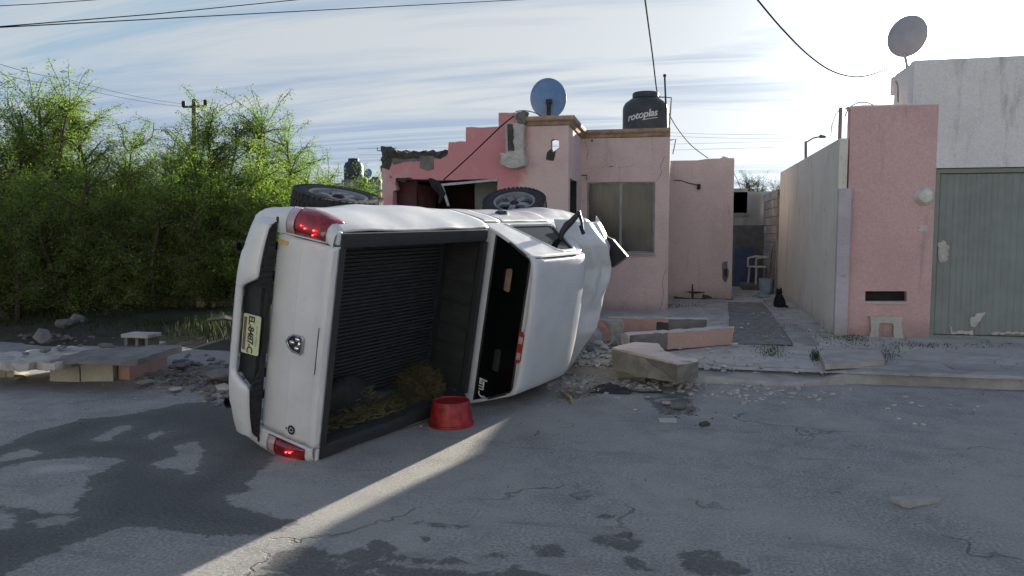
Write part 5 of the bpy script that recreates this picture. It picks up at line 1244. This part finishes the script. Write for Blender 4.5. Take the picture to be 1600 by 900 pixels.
# ---- crumbs of plaster and concrete nobody could count
def crumbs(name, spec, n, mat, rmin, rmax, label, seed, flat=.5):
    rnd = random.Random(seed); mb = MB(); tot = sum(s[4] for s in spec)
    for (cx, cy, sx, sy, w) in spec:
        for _ in range(int(n * w / tot)):
            px, py = rnd.gauss(cx, sx), rnd.gauss(cy, sy)
            if py < 470: continue
            p = G(px, py, .1)
            zz = lot_z(p[1]) + .0 if (p[1] > 9.05 and p[0] > -4.2) else (.0 if p[1] < 9.3 else .06)
            p = G(px, py, zz); r = rmin + (rmax - rmin) * rnd.random() ** 3
            if p[0] > 2.3 and p[1] > 9.3: continue
            stone_mb((p[0], p[1], zz + r * .15), r, rnd.randrange(10 ** 6), mb, flat)
    o = tag(build(name, mb, mat), label, None, kind='stuff'); return o
crumbs('rubble_crumbs', [(925, 560, 28, 16, 5), (1000, 600, 60, 8, 2.), (1160, 600, 70, 14, 2.5), (1080, 575, 60, 14, 1.5), (950, 545, 25, 10, 2), (1010, 600, 50, 6, 1.5), (900, 590, 25, 12, 2.5)], 1700, 'concrete_pale', .004, .055, 'grey crumbs of broken wall scattered before the pink house', 21)
crumbs('plaster_chips', [(1230, 612, 60, 8, 2), (1150, 600, 70, 20, 2), (1060, 565, 60, 20, 1), (1190, 525, 40, 12, 1), (1290, 520, 14, 10, 1.2), (1500, 640, 70, 10, .5), (930, 575, 30, 14, 1.4), (1000, 640, 80, 30, .3), (1390, 650, 90, 14, .5), (1200, 500, 40, 14, .7)], 480, 'plaster_white', .006, .045, 'white plaster chips strewn over yard, kerb and road', 22, .3)
crumbs('brown_crumbs', [(920, 575, 35, 14, 2), (1070, 645, 20, 8, 1), (900, 600, 20, 10, 1)], 300, 'rusty_metal', .004, .018, 'brown earth crumbs by the kerb near the truck', 23)
crumbs('lot_rubble', [(310, 585, 35, 12, 4), (345, 600, 20, 14, 3), (250, 580, 40, 10, 2), (120, 525, 60, 6, 1)], 1100, 'concrete_mid', .006, .08, 'heap of grey rubble between the left slabs and the truck bumper', 24)
crumbs('lot_chips', [(300, 590, 40, 14, 4), (340, 610, 25, 10, 2), (240, 600, 50, 12, 1), (60, 640, 90, 20, .5)], 200, 'concrete_pale', .008, .045, 'pale chips scattered round the rubble at the left', 25, .3)
mb = MB(); rnd = random.Random(31)
for _ in range(700):
    p = (rnd.uniform(-7, 5), rnd.uniform(2.6, 9)); stone_mb((p[0], p[1], .002), rnd.uniform(.002, .009), rnd.randrange(10 ** 6), mb, .6)
tag(build('road_grit', mb, 'concrete_mid'), 'small grit scattered over the whole road surface', None, kind='stuff')

# ------------------------------------------------------------------ slabs at the left edge
# nearer slab: grey roof slab resting on tilted cream and pink wall pieces
z_t = .36
t = thing('fallen_roof_slab', 'tilted grey roof slab with cream and pink wall blocks under its edge', 'roof slab', (*G(180, 590, 0)[:2], 0))
tq = [(80, 563, .33), (135, 564, .34), (188, 566, .34), (215, 562, .37), (284, 541, .46), (283, 538, .46), (222, 540, .42), (150, 545, .36), (110, 552, .33)]
pt = [np.array(G(a, b, z)) for a, b, z in tq]; pb = [p - np.array([0, 0, .035 if i < 3 else .07]) for i, p in enumerate(pt)]; nq = len(pt)
build('slab', MB().add(pb + pt, [tuple(range(nq - 1, -1, -1)), tuple(range(nq, 2 * nq))] + [(i, (i + 1) % nq, nq + (i + 1) % nq, nq + i) for i in range(nq)]), 'slab_top', parent=t, rough=(.12, .012))
def blockpiece(a0, a1, h0, h1, th, mat, par, name='wall_piece', seed=1, cut=None):
    A0, A1 = [Vector((*G(*p, 0)[:2], 0)) for p in (a0, a1)]; d = (A1 - A0); n = Vector((-d.y, d.x, 0)).normalized() * th; L_ = d.length
    ol = rough_line([(0, 0), (L_, 0), (L_, h1), (0, h0), (0, 0)], .12, .008, seed)[:-1] if not cut else cut(L_, h0, h1)
    f = lambda o: (lambda u, v: tuple(A0 + d * (u / L_) + n * o + Vector((0, 0, max(.004, v)))))
    return build(name, MB().wall([ol], f(0), f(1)), mat, parent=par, rough=(.12, .006))
blockpiece((78, 596), (124, 597), .30, .305, .15, 'face_cream', t, seed=1)
blockpiece((126, 597), (176, 596), .305, .31, .15, 'face_cream', t, seed=2)
blockpiece((203, 594), (261, 578), .26, .36, .15, 'face_palepink', t, seed=3)
blockpiece((178, 592), (202, 590), .22, .22, .3, 'concrete_dark', t, 'broken_core', seed=4)
build('broken_core', MB().box((G(100, 590, 0)[0], G(100, 590, 0)[1] + .2, .0), (G(200, 580, 0)[0], G(200, 570, 0)[1], .26)), 'concrete_dark', parent=t)
# farther slab with a ragged edge
t = thing('fallen_roof_slab', 'ragged grey roof slab on small wall pieces at the far left edge', 'roof slab', (*G(60, 585, 0)[:2], 0))
tq = [(-120, 560), (-40, 566), (0, 568), (30, 567), (55, 562), (85, 563), (110, 557), (130, 551), (185, 542), (180, 536), (140, 534), (95, 534), (60, 541), (20, 548), (-60, 552)]
zf_ = lambda px: .30 + .0006 * px
pt = []
rr_ = rough_line([tuple(p) for p in tq + tq[:1]], 9, 1.2, 4)[:-1]
pt = [np.array(G(a, b, zf_(a))) for a, b in rr_]; pb = [p - np.array([0, 0, .07]) for p in pt]; nq = len(pt)
mb = MB().wall([[(p[0], p[1]) for p in pt]], lambda u, v: (u, v, .23 + .02 * (u + 7)), lambda u, v: (u, v, .31 + .02 * (u + 7) + .015 * noise.noise(Vector((u * 4, v * 4, 0)))))
build('slab', mb, 'concrete_pale', parent=t, rough=(.10, .022))
blockpiece((-60, 596), (8, 590), .25, .25, .15, 'face_cream', t, seed=5)
blockpiece((22, 590), (47, 584), .25, .26, .15, 'face_cream', t, seed=6)
blockpiece((-30, 592), (60, 580), .24, .24, .5, 'concrete_dark', t, 'broken_core', seed=9) if False else None
for k, (a, b, r) in enumerate(((165, 540, .10), (178, 543, .08), (70, 548, .09), (95, 543, .08), (40, 552, .07), (125, 540, .06))):
    p = G(a, b, .36); lab = ['grey lump on the rear corner of the ragged slab', 'second grey lump next to the tilted slab', 'low lump on the middle of the ragged slab', 'flat lump on the rear edge of the ragged slab', 'small lump on the left part of the ragged slab', 'smallest lump near the rear edge of the ragged slab'][k]
    tag(build('concrete_lump', stone_mb((p[0], p[1], .36), r, 40 + k, flat=.4), 'concrete_mid', bevel=.004), lab, 'rubble')
# grey hollow block on top
t = thing('hollow_block', 'pale hollow concrete block standing on the rear of the tilted slab', 'concrete block', (*G(199, 539, .40)[:2], .38))
c0 = G(185, 540, .40); xb0, xb1 = c0[0], c0[0] + .40
yb = c0[1] + .1; zb = .38
for nm, mbx in (('web', MB().box((xb0, yb, zb), (xb0 + .04, yb + .2, zb + .10))), ('web', MB().box((xb0 + .14, yb + .01, zb), (xb0 + .18, yb + .2, zb + .10))), ('web', MB().box((xb0 + .28, yb, zb), (xb0 + .32, yb + .2, zb + .10)))):
    build(nm, mbx, 'concrete_mid', parent=t)
build('shell', MB().box((xb0 - .03, yb - .02, zb + .101), (xb0 + .34, yb + .22, zb + .145)), 'concrete_pale', parent=t, bevel=.006)
lump(100, 590 + 12, .09, 'concrete_pale', 'flat pale lump on the road before the gap between the left slabs', 51, 0, flat=.3) if False else None
lump(30, 594, .10, 'concrete_mid', 'flat pale lump on the ground before the far left slab', 51, 0, flat=.3)
lump(343, 596, .22, 'concrete_mid', 'big brownish rubble lump next to the truck bumper', 52, .02, flat=.5)
lump(352, 612, .12, 'concrete_pale', 'flat pale lump right below the truck bumper edge', 53, 0, flat=.4)
lump(228, 602, .12, 'concrete_pale', 'flat pale flake before the pink end of the tilted slab', 54, 0, flat=.15)
lump(285, 575, .10, 'concrete_mid', 'grey lump behind the pink end of the tilted slab', 55, .04, flat=.5)
lump(275, 612, .10, 'concrete_pale', 'pale flake lying farthest out on the road at the left', 56, 0, flat=.2)
# ruined low wall in the lot and some dumped stones
p0, p1 = G(185, 490, .1), G(400, 492, .1)
dq = (p1 - p0); Lw = float(np.linalg.norm(dq)); rwt = thing('ruined_wall', 'low ruined block wall half hidden in grass below the trees', 'wall', tuple((p0 + p1) / 2))
k = 0; s = 0
rnd = random.Random(4)
while s < Lw - .05:
    w = .40
    for rr_ in range(2 if rnd.random() < .8 else 1):
        a = p0 + dq * (s + .01) / Lw; b = p0 + dq * min(1, (s + w - .01) / Lw)
        zA_ = .04 + rr_ * .2
        build('block', MB().add([(a[0], a[1], zA_), (b[0], b[1], zA_), (b[0], b[1] + .15, zA_), (a[0], a[1] + .15, zA_), (a[0], a[1], zA_ + .19), (b[0], b[1], zA_ + .19), (b[0], b[1] + .15, zA_ + .19), (a[0], a[1] + .15, zA_ + .19)], [(0, 3, 2, 1), (4, 5, 6, 7), (0, 1, 5, 4), (1, 2, 6, 5), (2, 3, 7, 6), (3, 0, 4, 7)]), ['concrete_mid', 'face_palepink', 'concrete_mid', 'concrete_dark'][k % 4], parent=rwt, bevel=.01); k += 1
    s += w
for k, (a, b, r, lab) in enumerate(((160, 470, .10, 'small white stone in the grass under the left trees'), (206, 473, .09, 'white stone at the left end of the ruined wall'), (100, 512, .20, 'weathered stone in the grass behind the ragged slab'), (122, 506, .22, 'larger weathered stone next to another in the grass behind the ragged slab'), (70, 532, .18, 'flat stone just behind the ragged slab'), (335, 502, .16, 'pale stone in the grass close to the truck bumper'))):
    lump(a, b, r, 'concrete_mid' if k > 1 else 'concrete_pale', lab, 60 + k, .12, 'stone', name='stone')
tag(build('fallen_board', MB().tube([tuple(G(325, 500, .3)), tuple(G(352, 496, .35)), tuple(G(366, 499, .3))], [.03, .05, .04], 5), 'concrete_mid'), 'pale board end sticking out of the weeds beside the bumper', 'board')

# ------------------------------------------------------------------ weeds and grass
def grass(name, label, fn, n, seed, h0, h1, w=.006, mat='grass_blade'):
    rnd = random.Random(seed); V = []; F = []
    for _ in range(n):
        r = fn(rnd)
        if r is None: continue
        x, y, z, k = r; h = rnd.uniform(h0, h1) * k; a = rnd.uniform(0, 6.28); b = rnd.uniform(0, .5) * h
        dx, dy = math.cos(a), math.sin(a); ww = w * rnd.uniform(.7, 1.5); o = len(V)
        lx, ly = rnd.uniform(-1, 1) * b, rnd.uniform(-1, 1) * b
        V += [(x - dx * ww, y - dy * ww, z), (x + dx * ww, y + dy * ww, z), (x + dx * ww * .7 + lx * .4, y + dy * ww * .7 + ly * .4, z + h * .55), (x - dx * ww * .7 + lx * .4, y - dy * ww * .7 + ly * .4, z + h * .55), (x + lx, y + ly, z + h)]
        F += [(o, o + 1, o + 2, o + 3), (o + 3, o + 2, o + 4)]
    mb = MB(); mb.v = V; mb.f = F; return tag(build(name, mb, mat), label, None, kind='stuff')
def lotz(x, y): return min(.26, -.05 + (y - 9.3) * .10) + .07 * noise.noise(Vector((x * .6, y * .6, 2))) * min(1, (y - 9.0)) - .01
def f1(r):
    x, y = r.uniform(-18, -4.6), r.uniform(10.2, 20)
    d = noise.noise(Vector((x * .5, y * .5, 7)))
    if d < -.15 and y < 13: return None
    if y < 11 and r.random() < .6: return None
    return (x, y, lotz(x, y), .6 + max(0, d) * 2.2)
grass('grass', 'uneven green grass and weeds of the empty lot below the trees', f1, 60000, 1, .03, .15, .006)
def f2(r):
    c = r.choice([(1205, 545, 12, 5), (1275, 552, 4, 4), (1385, 555, 12, 9), (1300, 528, 20, 5), (1200, 583, 25, 3), (1040, 487, 30, 2), (1330, 532, 14, 3), (1300, 578, 6, 5), (1450, 540, 60, 2), (1210, 522, 30, 5), (900, 585, 15, 5), (1100, 470, 40, 1.5)])
    p = G(r.gauss(c[0], c[2]), r.gauss(c[1], c[3]), .2); z = lot_z(p[1]); p = (p[0], p[1])
    if p[1] < 9.2: return None
    return (p[0], p[1], z, 1)
grass('weeds', 'small weeds growing in yard cracks, by the kerb and along wall feet', f2, 4200, 2, .010, .038, .004, 'weed')

# ------------------------------------------------------------------ mesquite trees: stems, limbs, twigs and feathery leaves
def tree_mesh(seed, H, Wd, nleaf=26, dens=1.0, droop=.25, low=.0):
    rnd = random.Random(seed); tb = MB(); V = []; F = []
    def path(p, d, l, n, wob, up):
        pts = [Vector(p)]; d = Vector(d).normalized()
        for i in range(n):
            d = (d + Vector((rnd.uniform(-wob, wob), rnd.uniform(-wob, wob), rnd.uniform(-wob, wob) + up))).normalized(); pts.append(pts[-1] + d * l / n)
        return pts, d
    def leaves(pts):
        for a, b in zip(pts, pts[1:]):
            for _ in range(max(2, int(nleaf * (b - a).length / .12 * .5 * dens))):
                p = a.lerp(b, rnd.random()); e = Vector((rnd.gauss(0, 1), rnd.gauss(0, 1), rnd.gauss(-.15, .8))).normalized(); p = p + e * rnd.uniform(.0, .10)
                l = rnd.uniform(.035, .085); s = e.cross(Vector((rnd.gauss(0, 1), rnd.gauss(0, 1), rnd.gauss(0, 1)))).normalized() * rnd.uniform(.006, .013)
                o = len(V); q = p + e * l; m_ = p.lerp(q, .45)
                V.extend([p[:], (m_ + s)[:], q[:], (m_ - s)[:]]); F.append((o, o + 1, o + 2, o + 3))
    ns = rnd.randint(5, 7)
    for k in range(ns):
        a = 2 * math.pi * k / ns + rnd.uniform(-.4, .4); lean = rnd.uniform(.2, .8) * Wd / H
        pts, d = path((.12 * math.cos(a), .12 * math.sin(a), 0), (math.cos(a) * lean, math.sin(a) * lean, 1), H * rnd.uniform(.72, .92), 9, .16, .06)
        tb.tube(pts, [.055 * (1 - i / 11) + .008 for i in range(len(pts))], 6)
        for i in range(1, len(pts) - 1):
            for _ in range(3):
                a2 = rnd.uniform(0, 6.28); st = pts[i].lerp(pts[i + 1], rnd.random())
                up = .45 + .3 * (i / 9) ; L2 = Wd * .40 * (1 - .45 * i / 9) * rnd.uniform(.6, 1.15)
                if st.z < low: continue
                q, d2 = path(st, (math.cos(a2), math.sin(a2), up), L2, 6, .26, .02)
                tb.tube(q, [.016 * (1 - j / 8) + .004 for j in range(len(q))], 4, False)
                for j in range(1, len(q)):
                    for _ in range(3):
                        a3 = rnd.uniform(0, 6.28); r3, _d = path(q[j], (math.cos(a3) * .9 + d2.x * .6, math.sin(a3) * .9 + d2.y * .6, rnd.uniform(-.35, .75)), rnd.uniform(.22, .5), 4, .25, -.03)
                        tb.tube(r3, [.005, .004, .003, .003, .002], 3, False); leaves(r3)
        # leader sprays at the top
        for _ in range(6):
            r3, _d = path(pts[-1], (rnd.gauss(0, .45), rnd.gauss(0, .45), .9), rnd.uniform(.5, 1.25), 8, .20, -.02)
            tb.tube(r3, [.006] * 8 + [.002], 3, False); leaves(r3); leaves(r3); leaves(r3)
    cb = MB(); cb.v = V; cb.f = F
    return tb, cb
kinds = []
for (sd_, H, Wd, dn, mat) in ((1, 4.7, 3.6, .8, 'leaf'), (2, 4.4, 3.8, .8, 'leaf'), (3, 3.2, 3.4, .95, 'leaf'), (4, 4.8, 2.5, .8, 'leaf')):
    tb, cb = tree_mesh(sd_, H, Wd, 26, dn * .5)
    kinds.append((mesh('trunk', tb, 'bark', True), mesh('crown', cb, mat), H))
def tree(px, D, h, kind, rz, label, name='mesquite_tree'):
    p = CAM + (FW / math.cos(PITCH) * 0 + np.array([-math.sin(YAW), math.cos(YAW), 0]) + RT * (px - 800) / FPX) * D
    t = thing(name, label, 'tree', (float(p[0]), float(p[1]), .08), 'feathery green trees along the empty lot')
    s = h / (kinds[kind][2] * 1.02); t.rotation_euler = (0, 0, rz); t.scale = (s * 1.0, s * 1.0, s)
    for nm, me in (('trunk', kinds[kind][0]), ('crown', kinds[kind][1])):
        o = bpy.data.objects.new(nm, me); col.objects.link(o); o.parent = t
    return t
TREES = [(-90, 14.5, 5.0, 0, .3, 'tall feathery tree cut off by the left picture edge'),
 (30, 15.5, 4.95, 3, 1.2, 'upright thin topped tree near the left edge with sprays against the sky'),
 (100, 16.0, 4.95, 3, 2.9, 'airy tree just right of the leftmost one, its thin top in the sky'),
 (50, 18.5, 4.2, 1, 4.0, 'dense tree standing behind the two airy ones at the left'),
 (168, 18.0, 3.2, 2, .7, 'low tree in the dip of the tree line'),
 (232, 17.0, 4.15, 1, 2.0, 'broad tree with drooping top left of the utility pole'),
 (300, 17.5, 4.05, 0, 3.1, 'bright green bushy tree below the utility pole'),
 (362, 16.0, 4.8, 3, 5.1, 'tallest tree of the right clump, a slender top right of the utility pole'),
 (400, 17.0, 4.15, 0, .9, 'bright green tree filling the middle of the right clump'),
 (455, 16.5, 3.45, 1, 2.4, 'broad tree with long side sprays above the truck bumper'),
 (505, 19.5, 3.2, 2, 1.5, 'lowest bright tree ending the row above the rear wheel'),
 (20, 13.6, 2.7, 2, 2.2, 'low dark bush in front at the far left'),
 (130, 14.2, 2.9, 2, 5.5, 'low dark bush before the dip of the tree line'),
 (235, 14.6, 2.8, 2, .1, 'low dark bush above the hollow block'),
 (330, 15.0, 3.0, 2, 3.6, 'low dark bush over the ruined wall next to the bumper'),
 (420, 15.2, 3.0, 2, 4.4, 'low dark bush behind the truck bumper')]
for a in TREES: tree(*a)
# sparse bare-ish tree far behind the passage
tb, cb = tree_mesh(9, 3.2, 2.4, 26, .05)
pp = onY(1190, 300, 38)
t = thing('bare_tree', 'sparse dry tree far behind the blue house', 'tree', (pp[0], 38, 1.4))
for nm, me in (('trunk', mesh('trunk', tb, 'bark')), ('crown', mesh('crown', cb, 'leaf_dark'))):
    o = bpy.data.objects.new(nm, me); col.objects.link(o); o.parent = t
t.scale = (.8, .8, .95)

# ------------------------------------------------------------------ far left building with tanks and dish
YF_ = 24.
Q = lambda a, b, Y=YF_: (onY(a, b, Y)[0], Y, onY(a, b, Y)[1])
fb = thing('distant_house', 'low white house far behind the rear wheel with a square roof opening', 'house', (Q(560, 300)[0], YF_, .2))
build('wall', MB().box((Q(470, 300)[0], YF_, .2), (Q(595, 300)[0], YF_ + 6, Q(560, 285.5)[2])), 'far_wall', parent=fb)
build('roof_box', MB().box((Q(524, 300)[0], YF_ + .5, Q(560, 290)[2]), (Q(561, 300)[0], YF_ + 2, Q(560, 279)[2])), 'far_wall', parent=fb)
e0, e1 = Q(561.3, 300), Q(574, 286)
build('cream_frame', MB().wall([[(e0[0], Q(0, 300)[2]), (e1[0], Q(0, 300)[2]), (e1[0], Q(0, 286)[2]), (e0[0], Q(0, 286)[2])], [(Q(564, 0)[0], Q(0, 297)[2]), (Q(571, 0)[0], Q(0, 297)[2]), (Q(571, 0)[0], Q(0, 288.5)[2]), (Q(564, 0)[0], Q(0, 288.5)[2])]], Yf(YF_ - .15), Yf(YF_ - .01)), 'far_cream', parent=fb)  # pale cream frame round the square opening
def rtank(px0, px1, pyt, pyb, Y, label):
    x0, x1 = Q(px0, 0, Y)[0], Q(px1, 0, Y)[0]; zt_, zb_ = Q((px0 + px1) / 2, pyt, Y)[2], Q((px0 + px1) / 2, pyb, Y)[2]; r = (x1 - x0) / 2; h = zt_ - zb_
    t = thing('roof_tank', label, 'water tank', ((x0 + x1) / 2, Y, zb_))
    build('tank_body', MB().lathe([(r, 0), (r, h * .25), (r * 1.02, h * .27), (r, h * .29), (r, h * .62), (r * .85, h * .78), (r * .55, h * .86)], 24, 'z', ((x0 + x1) / 2, Y, zb_)), 'tank_black', parent=t, smooth=True)
    build('lid', MB().lathe([(r * .55, h * .86), (r * .55, h * .97), (0, h)], 20, 'z', ((x0 + x1) / 2, Y, zb_)), 'tank_black', parent=t)
rtank(534, 563, 247, 283, 25.0, 'taller dark water tank far away, half behind the last green tree')
rtank(573, 593, 276, 298, 25.0, 'squat dark water tank far away next to the pink house corner')
c = Q(574, 271, 24.8); rr = 8 / FPX * 25.2
dish('satellite_dish', 'tiny blue satellite dish far away between two dark roof tanks', c, rr, (R(-10), 0, R(-15)), 'dish_sky_tint', [(c[0] + .02, 24.9, c[2] - .1), (c[0] - .1, 24.95, c[2] - .45)], lnb=False)
# houses added behind the trees to cast shade on their lower parts
for k, (px, D, w, h, lab) in enumerate(((40, 27, 8, 3.2, 'plain pale house wall added for shade behind the trees at the left edge'), (230, 29, 7, 3.3, 'plain pale house wall added for shade behind the middle of the trees'), (400, 28, 6, 3.2, 'plain pale house wall added for shade behind the right clump of trees'))):
    p = CAM + (np.array([-math.sin(YAW), math.cos(YAW), 0]) + RT * (px - 800) / FPX) * D
    h_t = thing('added_shade_house', lab, 'house', (float(p[0]), float(p[1]), .2))
    build('wall', MB().box((p[0] - w / 2, p[1], .1), (p[0] + w / 2, p[1] + 6, h)), 'far_wall', parent=h_t)
    build('window', MB().box((p[0] - .7, p[1] - .03, 1.0), (p[0] + .7, p[1] + .0, 2.1)), 'dark_glass', parent=h_t)
# ------------------------------------------------------------------ pole and wires
def V_(px, py, D): return tuple(CAM + ray(px, py) * D)
up_ = thing('utility_pole', 'dark wooden utility pole with one crossarm rising out of the trees', 'utility pole', V_(304, 380, 48))
build('pole', MB().tube([V_(304, 385, 48), V_(303, 163, 48)], .14, 8), 'wood', parent=up_)
build('crossarm', MB().tube([V_(286, 167, 48), V_(322, 166, 48)], .09, 4), 'wood', parent=up_)
for a, b in ((287, 163), (303, 160), (321, 161)): build('insulator', MB().lathe([(0, .35), (.12, .3), (.12, .0), (.05, -.1)], 8, 'z', V_(a, b + 3, 48)), 'dark_metal', parent=up_)
def wire(pts, r, label, sag=0, mat='wire_black', name='power_line'):
    P3 = [np.array(V_(*p)) for p in pts]; out = []
    for a, b in zip(P3, P3[1:]):
        for k in range(12): t_ = k / 12; q = a + (b - a) * t_; q[2] -= sag * 4 * t_ * (1 - t_); out.append(tuple(q))
    out.append(tuple(P3[-1])); return tag(build(name, MB().tube(out, r, 5), mat), label, 'wire')
wire([(-80, 47, 14), (420, 20, 20), (880, -4, 26)], .012, 'lowest of the three dark wires crossing the top left sky')
wire([(-80, 48, 14.5), (240, 22, 18), (520, -6, 22)], .012, 'middle wire of three crossing the top left sky, steeper than the lowest')
wire([(-80, 13, 16), (60, 6, 18), (200, -4, 20)], .010, 'highest wire cutting the top left corner')
wire([(-60, 78, 22), (100, 122, 34), (285, 162, 48)], .010, 'upper faint wire running from the left edge down to the utility pole', .15)
wire([(-60, 96, 22), (100, 132, 34), (300, 168, 48)], .010, 'lower faint wire running from the left edge down to the utility pole', .15)
def pwire(pts, r, label, name='cable', mat='wire_black'):
    P3 = [Vector(V_(*p)) for p in pts]; out = []
    for i in range(len(P3) - 1):
        p0_, p1_, p2_, p3_ = P3[max(i - 1, 0)], P3[i], P3[i + 1], P3[min(i + 2, len(P3) - 1)]
        for k in range(8):
            t_ = k / 8; out.append(tuple(.5 * ((2 * p1_) + (p2_ - p0_) * t_ + (2 * p0_ - 5 * p1_ + 4 * p2_ - p3_) * t_ ** 2 + (3 * p1_ - p0_ - 3 * p2_ + p3_) * t_ ** 3)))
    out.append(tuple(P3[-1])); return tag(build(name, MB().tube(out, r, 6), mat), label, 'cable')
pwire([(1004, -30, 9), (1012, 30, 10.5), (1020, 90, 12.5), (1026, 140, 14.3), (1030, 150, 14.6)], .012, 'thick cable dropping from the sky to the black water tank')
pwire([(1160, -30, 8), (1188, 5, 8.6), (1222, 45, 9.4), (1262, 85, 10.3), (1300, 111, 11.0), (1338, 120, 11.6), (1372, 113, 12.0), (1404, 96, 12.2)], .010, 'long sagging cable ending at the tall house by the pale dish')
pwire([(1045, 178, 14.6), (1058, 200, 14.9), (1080, 227, 15.6), (1106, 247, 16.3)], .009, 'thin cable from the water tank down to the annex roof')
pwire([(1147, 271, 16.4), (1153, 283, 17.5), (1159, 300, 20)], .007, 'short thin wire dropping behind the annex corner')
pwire([(693, 281, 11.6), (735, 243, 11.7), (780, 200, 11.85), (803, 181, 11.95)], .010, 'taut dark cable running diagonally across the damaged pink wall')
pwire([(806, 174, 12.2), (820, 173, 12.3), (835, 176, 12.6), (846, 182, 12.9)], .008, 'thin wire from the broken column to the big grey dish')
for k, (ya_, yb_) in enumerate(((207, 209), (212, 216), (226, 220), (236, 229))):
    wire([(560 if k > 1 else 1040, ya_ + (6 if k > 1 else 0), 60), (1250, yb_, 60)], .010, ['topmost', 'second', 'third', 'lowest'][k] + ' of the faint far lines across the sky beside the water tank', .1, 'galvanised')
# street lamp beyond
t = thing('street_lamp', 'thin street lamp arm showing above the yard wall top', 'street lamp', V_(1259, 330, 34))
build('pole', MB().tube([V_(1259, 330, 34), V_(1259, 221, 34)], .06, 8), 'galvanised', parent=t)
build('arm', MB().tube([V_(1259, 223, 34), V_(1270, 216, 34), V_(1283, 213, 34)], .035, 6), 'galvanised', parent=t)
build('lamp_head', MB().tube([V_(1281, 213, 34), V_(1290, 214, 34)], [.09, .05], 6), 'galvanised', parent=t)


# ------------------------------------------------------------------ unseen houses added behind the camera, bouncing sunlight onto truck and walls
for k, (x0, x1, h, m_, lab) in enumerate(((-18, -9.5, 5.6, 'far_cream', 'added cream two storey house bouncing light across the street, leftmost'), (-9.2, -1, 5.2, 'wall_yard', 'added pale house bouncing light across the street towards the truck'), (-.7, 7.5, 5.9, 'far_cream', 'added cream house bouncing light across the street towards the yard wall'), (7.8, 17, 3.6, 'wall_neighbour_top', 'added grey house bouncing light across the street towards the gate'))):
    t = thing('added_facing_house', lab, 'house', ((x0 + x1) / 2, -9., 0))
    wx = x0 + 2.
    build('wall', MB().wall([[(x0, 0), (x1, 0), (x1, h), (x0, h)], [(wx, .95), (wx, 2.1), (wx + 1.6, 2.1), (wx + 1.6, .95)], [(wx, 3.4), (wx, 4.4), (wx + 1.6, 4.4), (wx + 1.6, 3.4)][::1] if h > 4 else [(wx + .1, 2.3), (wx + .1, 2.4), (wx + .2, 2.4), (wx + .2, 2.3)], [(x1 - 2.6, .02), (x1 - 2.6, 2.15), (x1 - 1.7, 2.15), (x1 - 1.7, .02)]], Yf(-9.), Yf(-9.2)), m_, parent=t)
    build('window', MB().box((wx, -9.15, .95), (wx + 1.6, -9.1, 2.1)).box((wx, -9.15, 3.4), (wx + 1.6, -9.1, 4.4)), 'dark_glass', parent=t)
    build('door', MB().box((x1 - 2.6, -9.15, .02), (x1 - 1.7, -9.1, 2.15)), 'brown_door', parent=t)
    build('side_walls', MB().box((x0, -16, 0), (x0 + .15, -9.2, h)).box((x1 - .15, -16, 0), (x1, -9.2, h)).box((x0 + .15, -16, 0), (x1 - .15, -15.85, h)).box((x0 + .15, -15.85, h - .5), (x1 - .15, -9.2, h - .35)), m_, parent=t)

# cheap clean-up of the helper property
for o in bpy.data.objects:
    if '_off' in o.keys(): del o['_off']
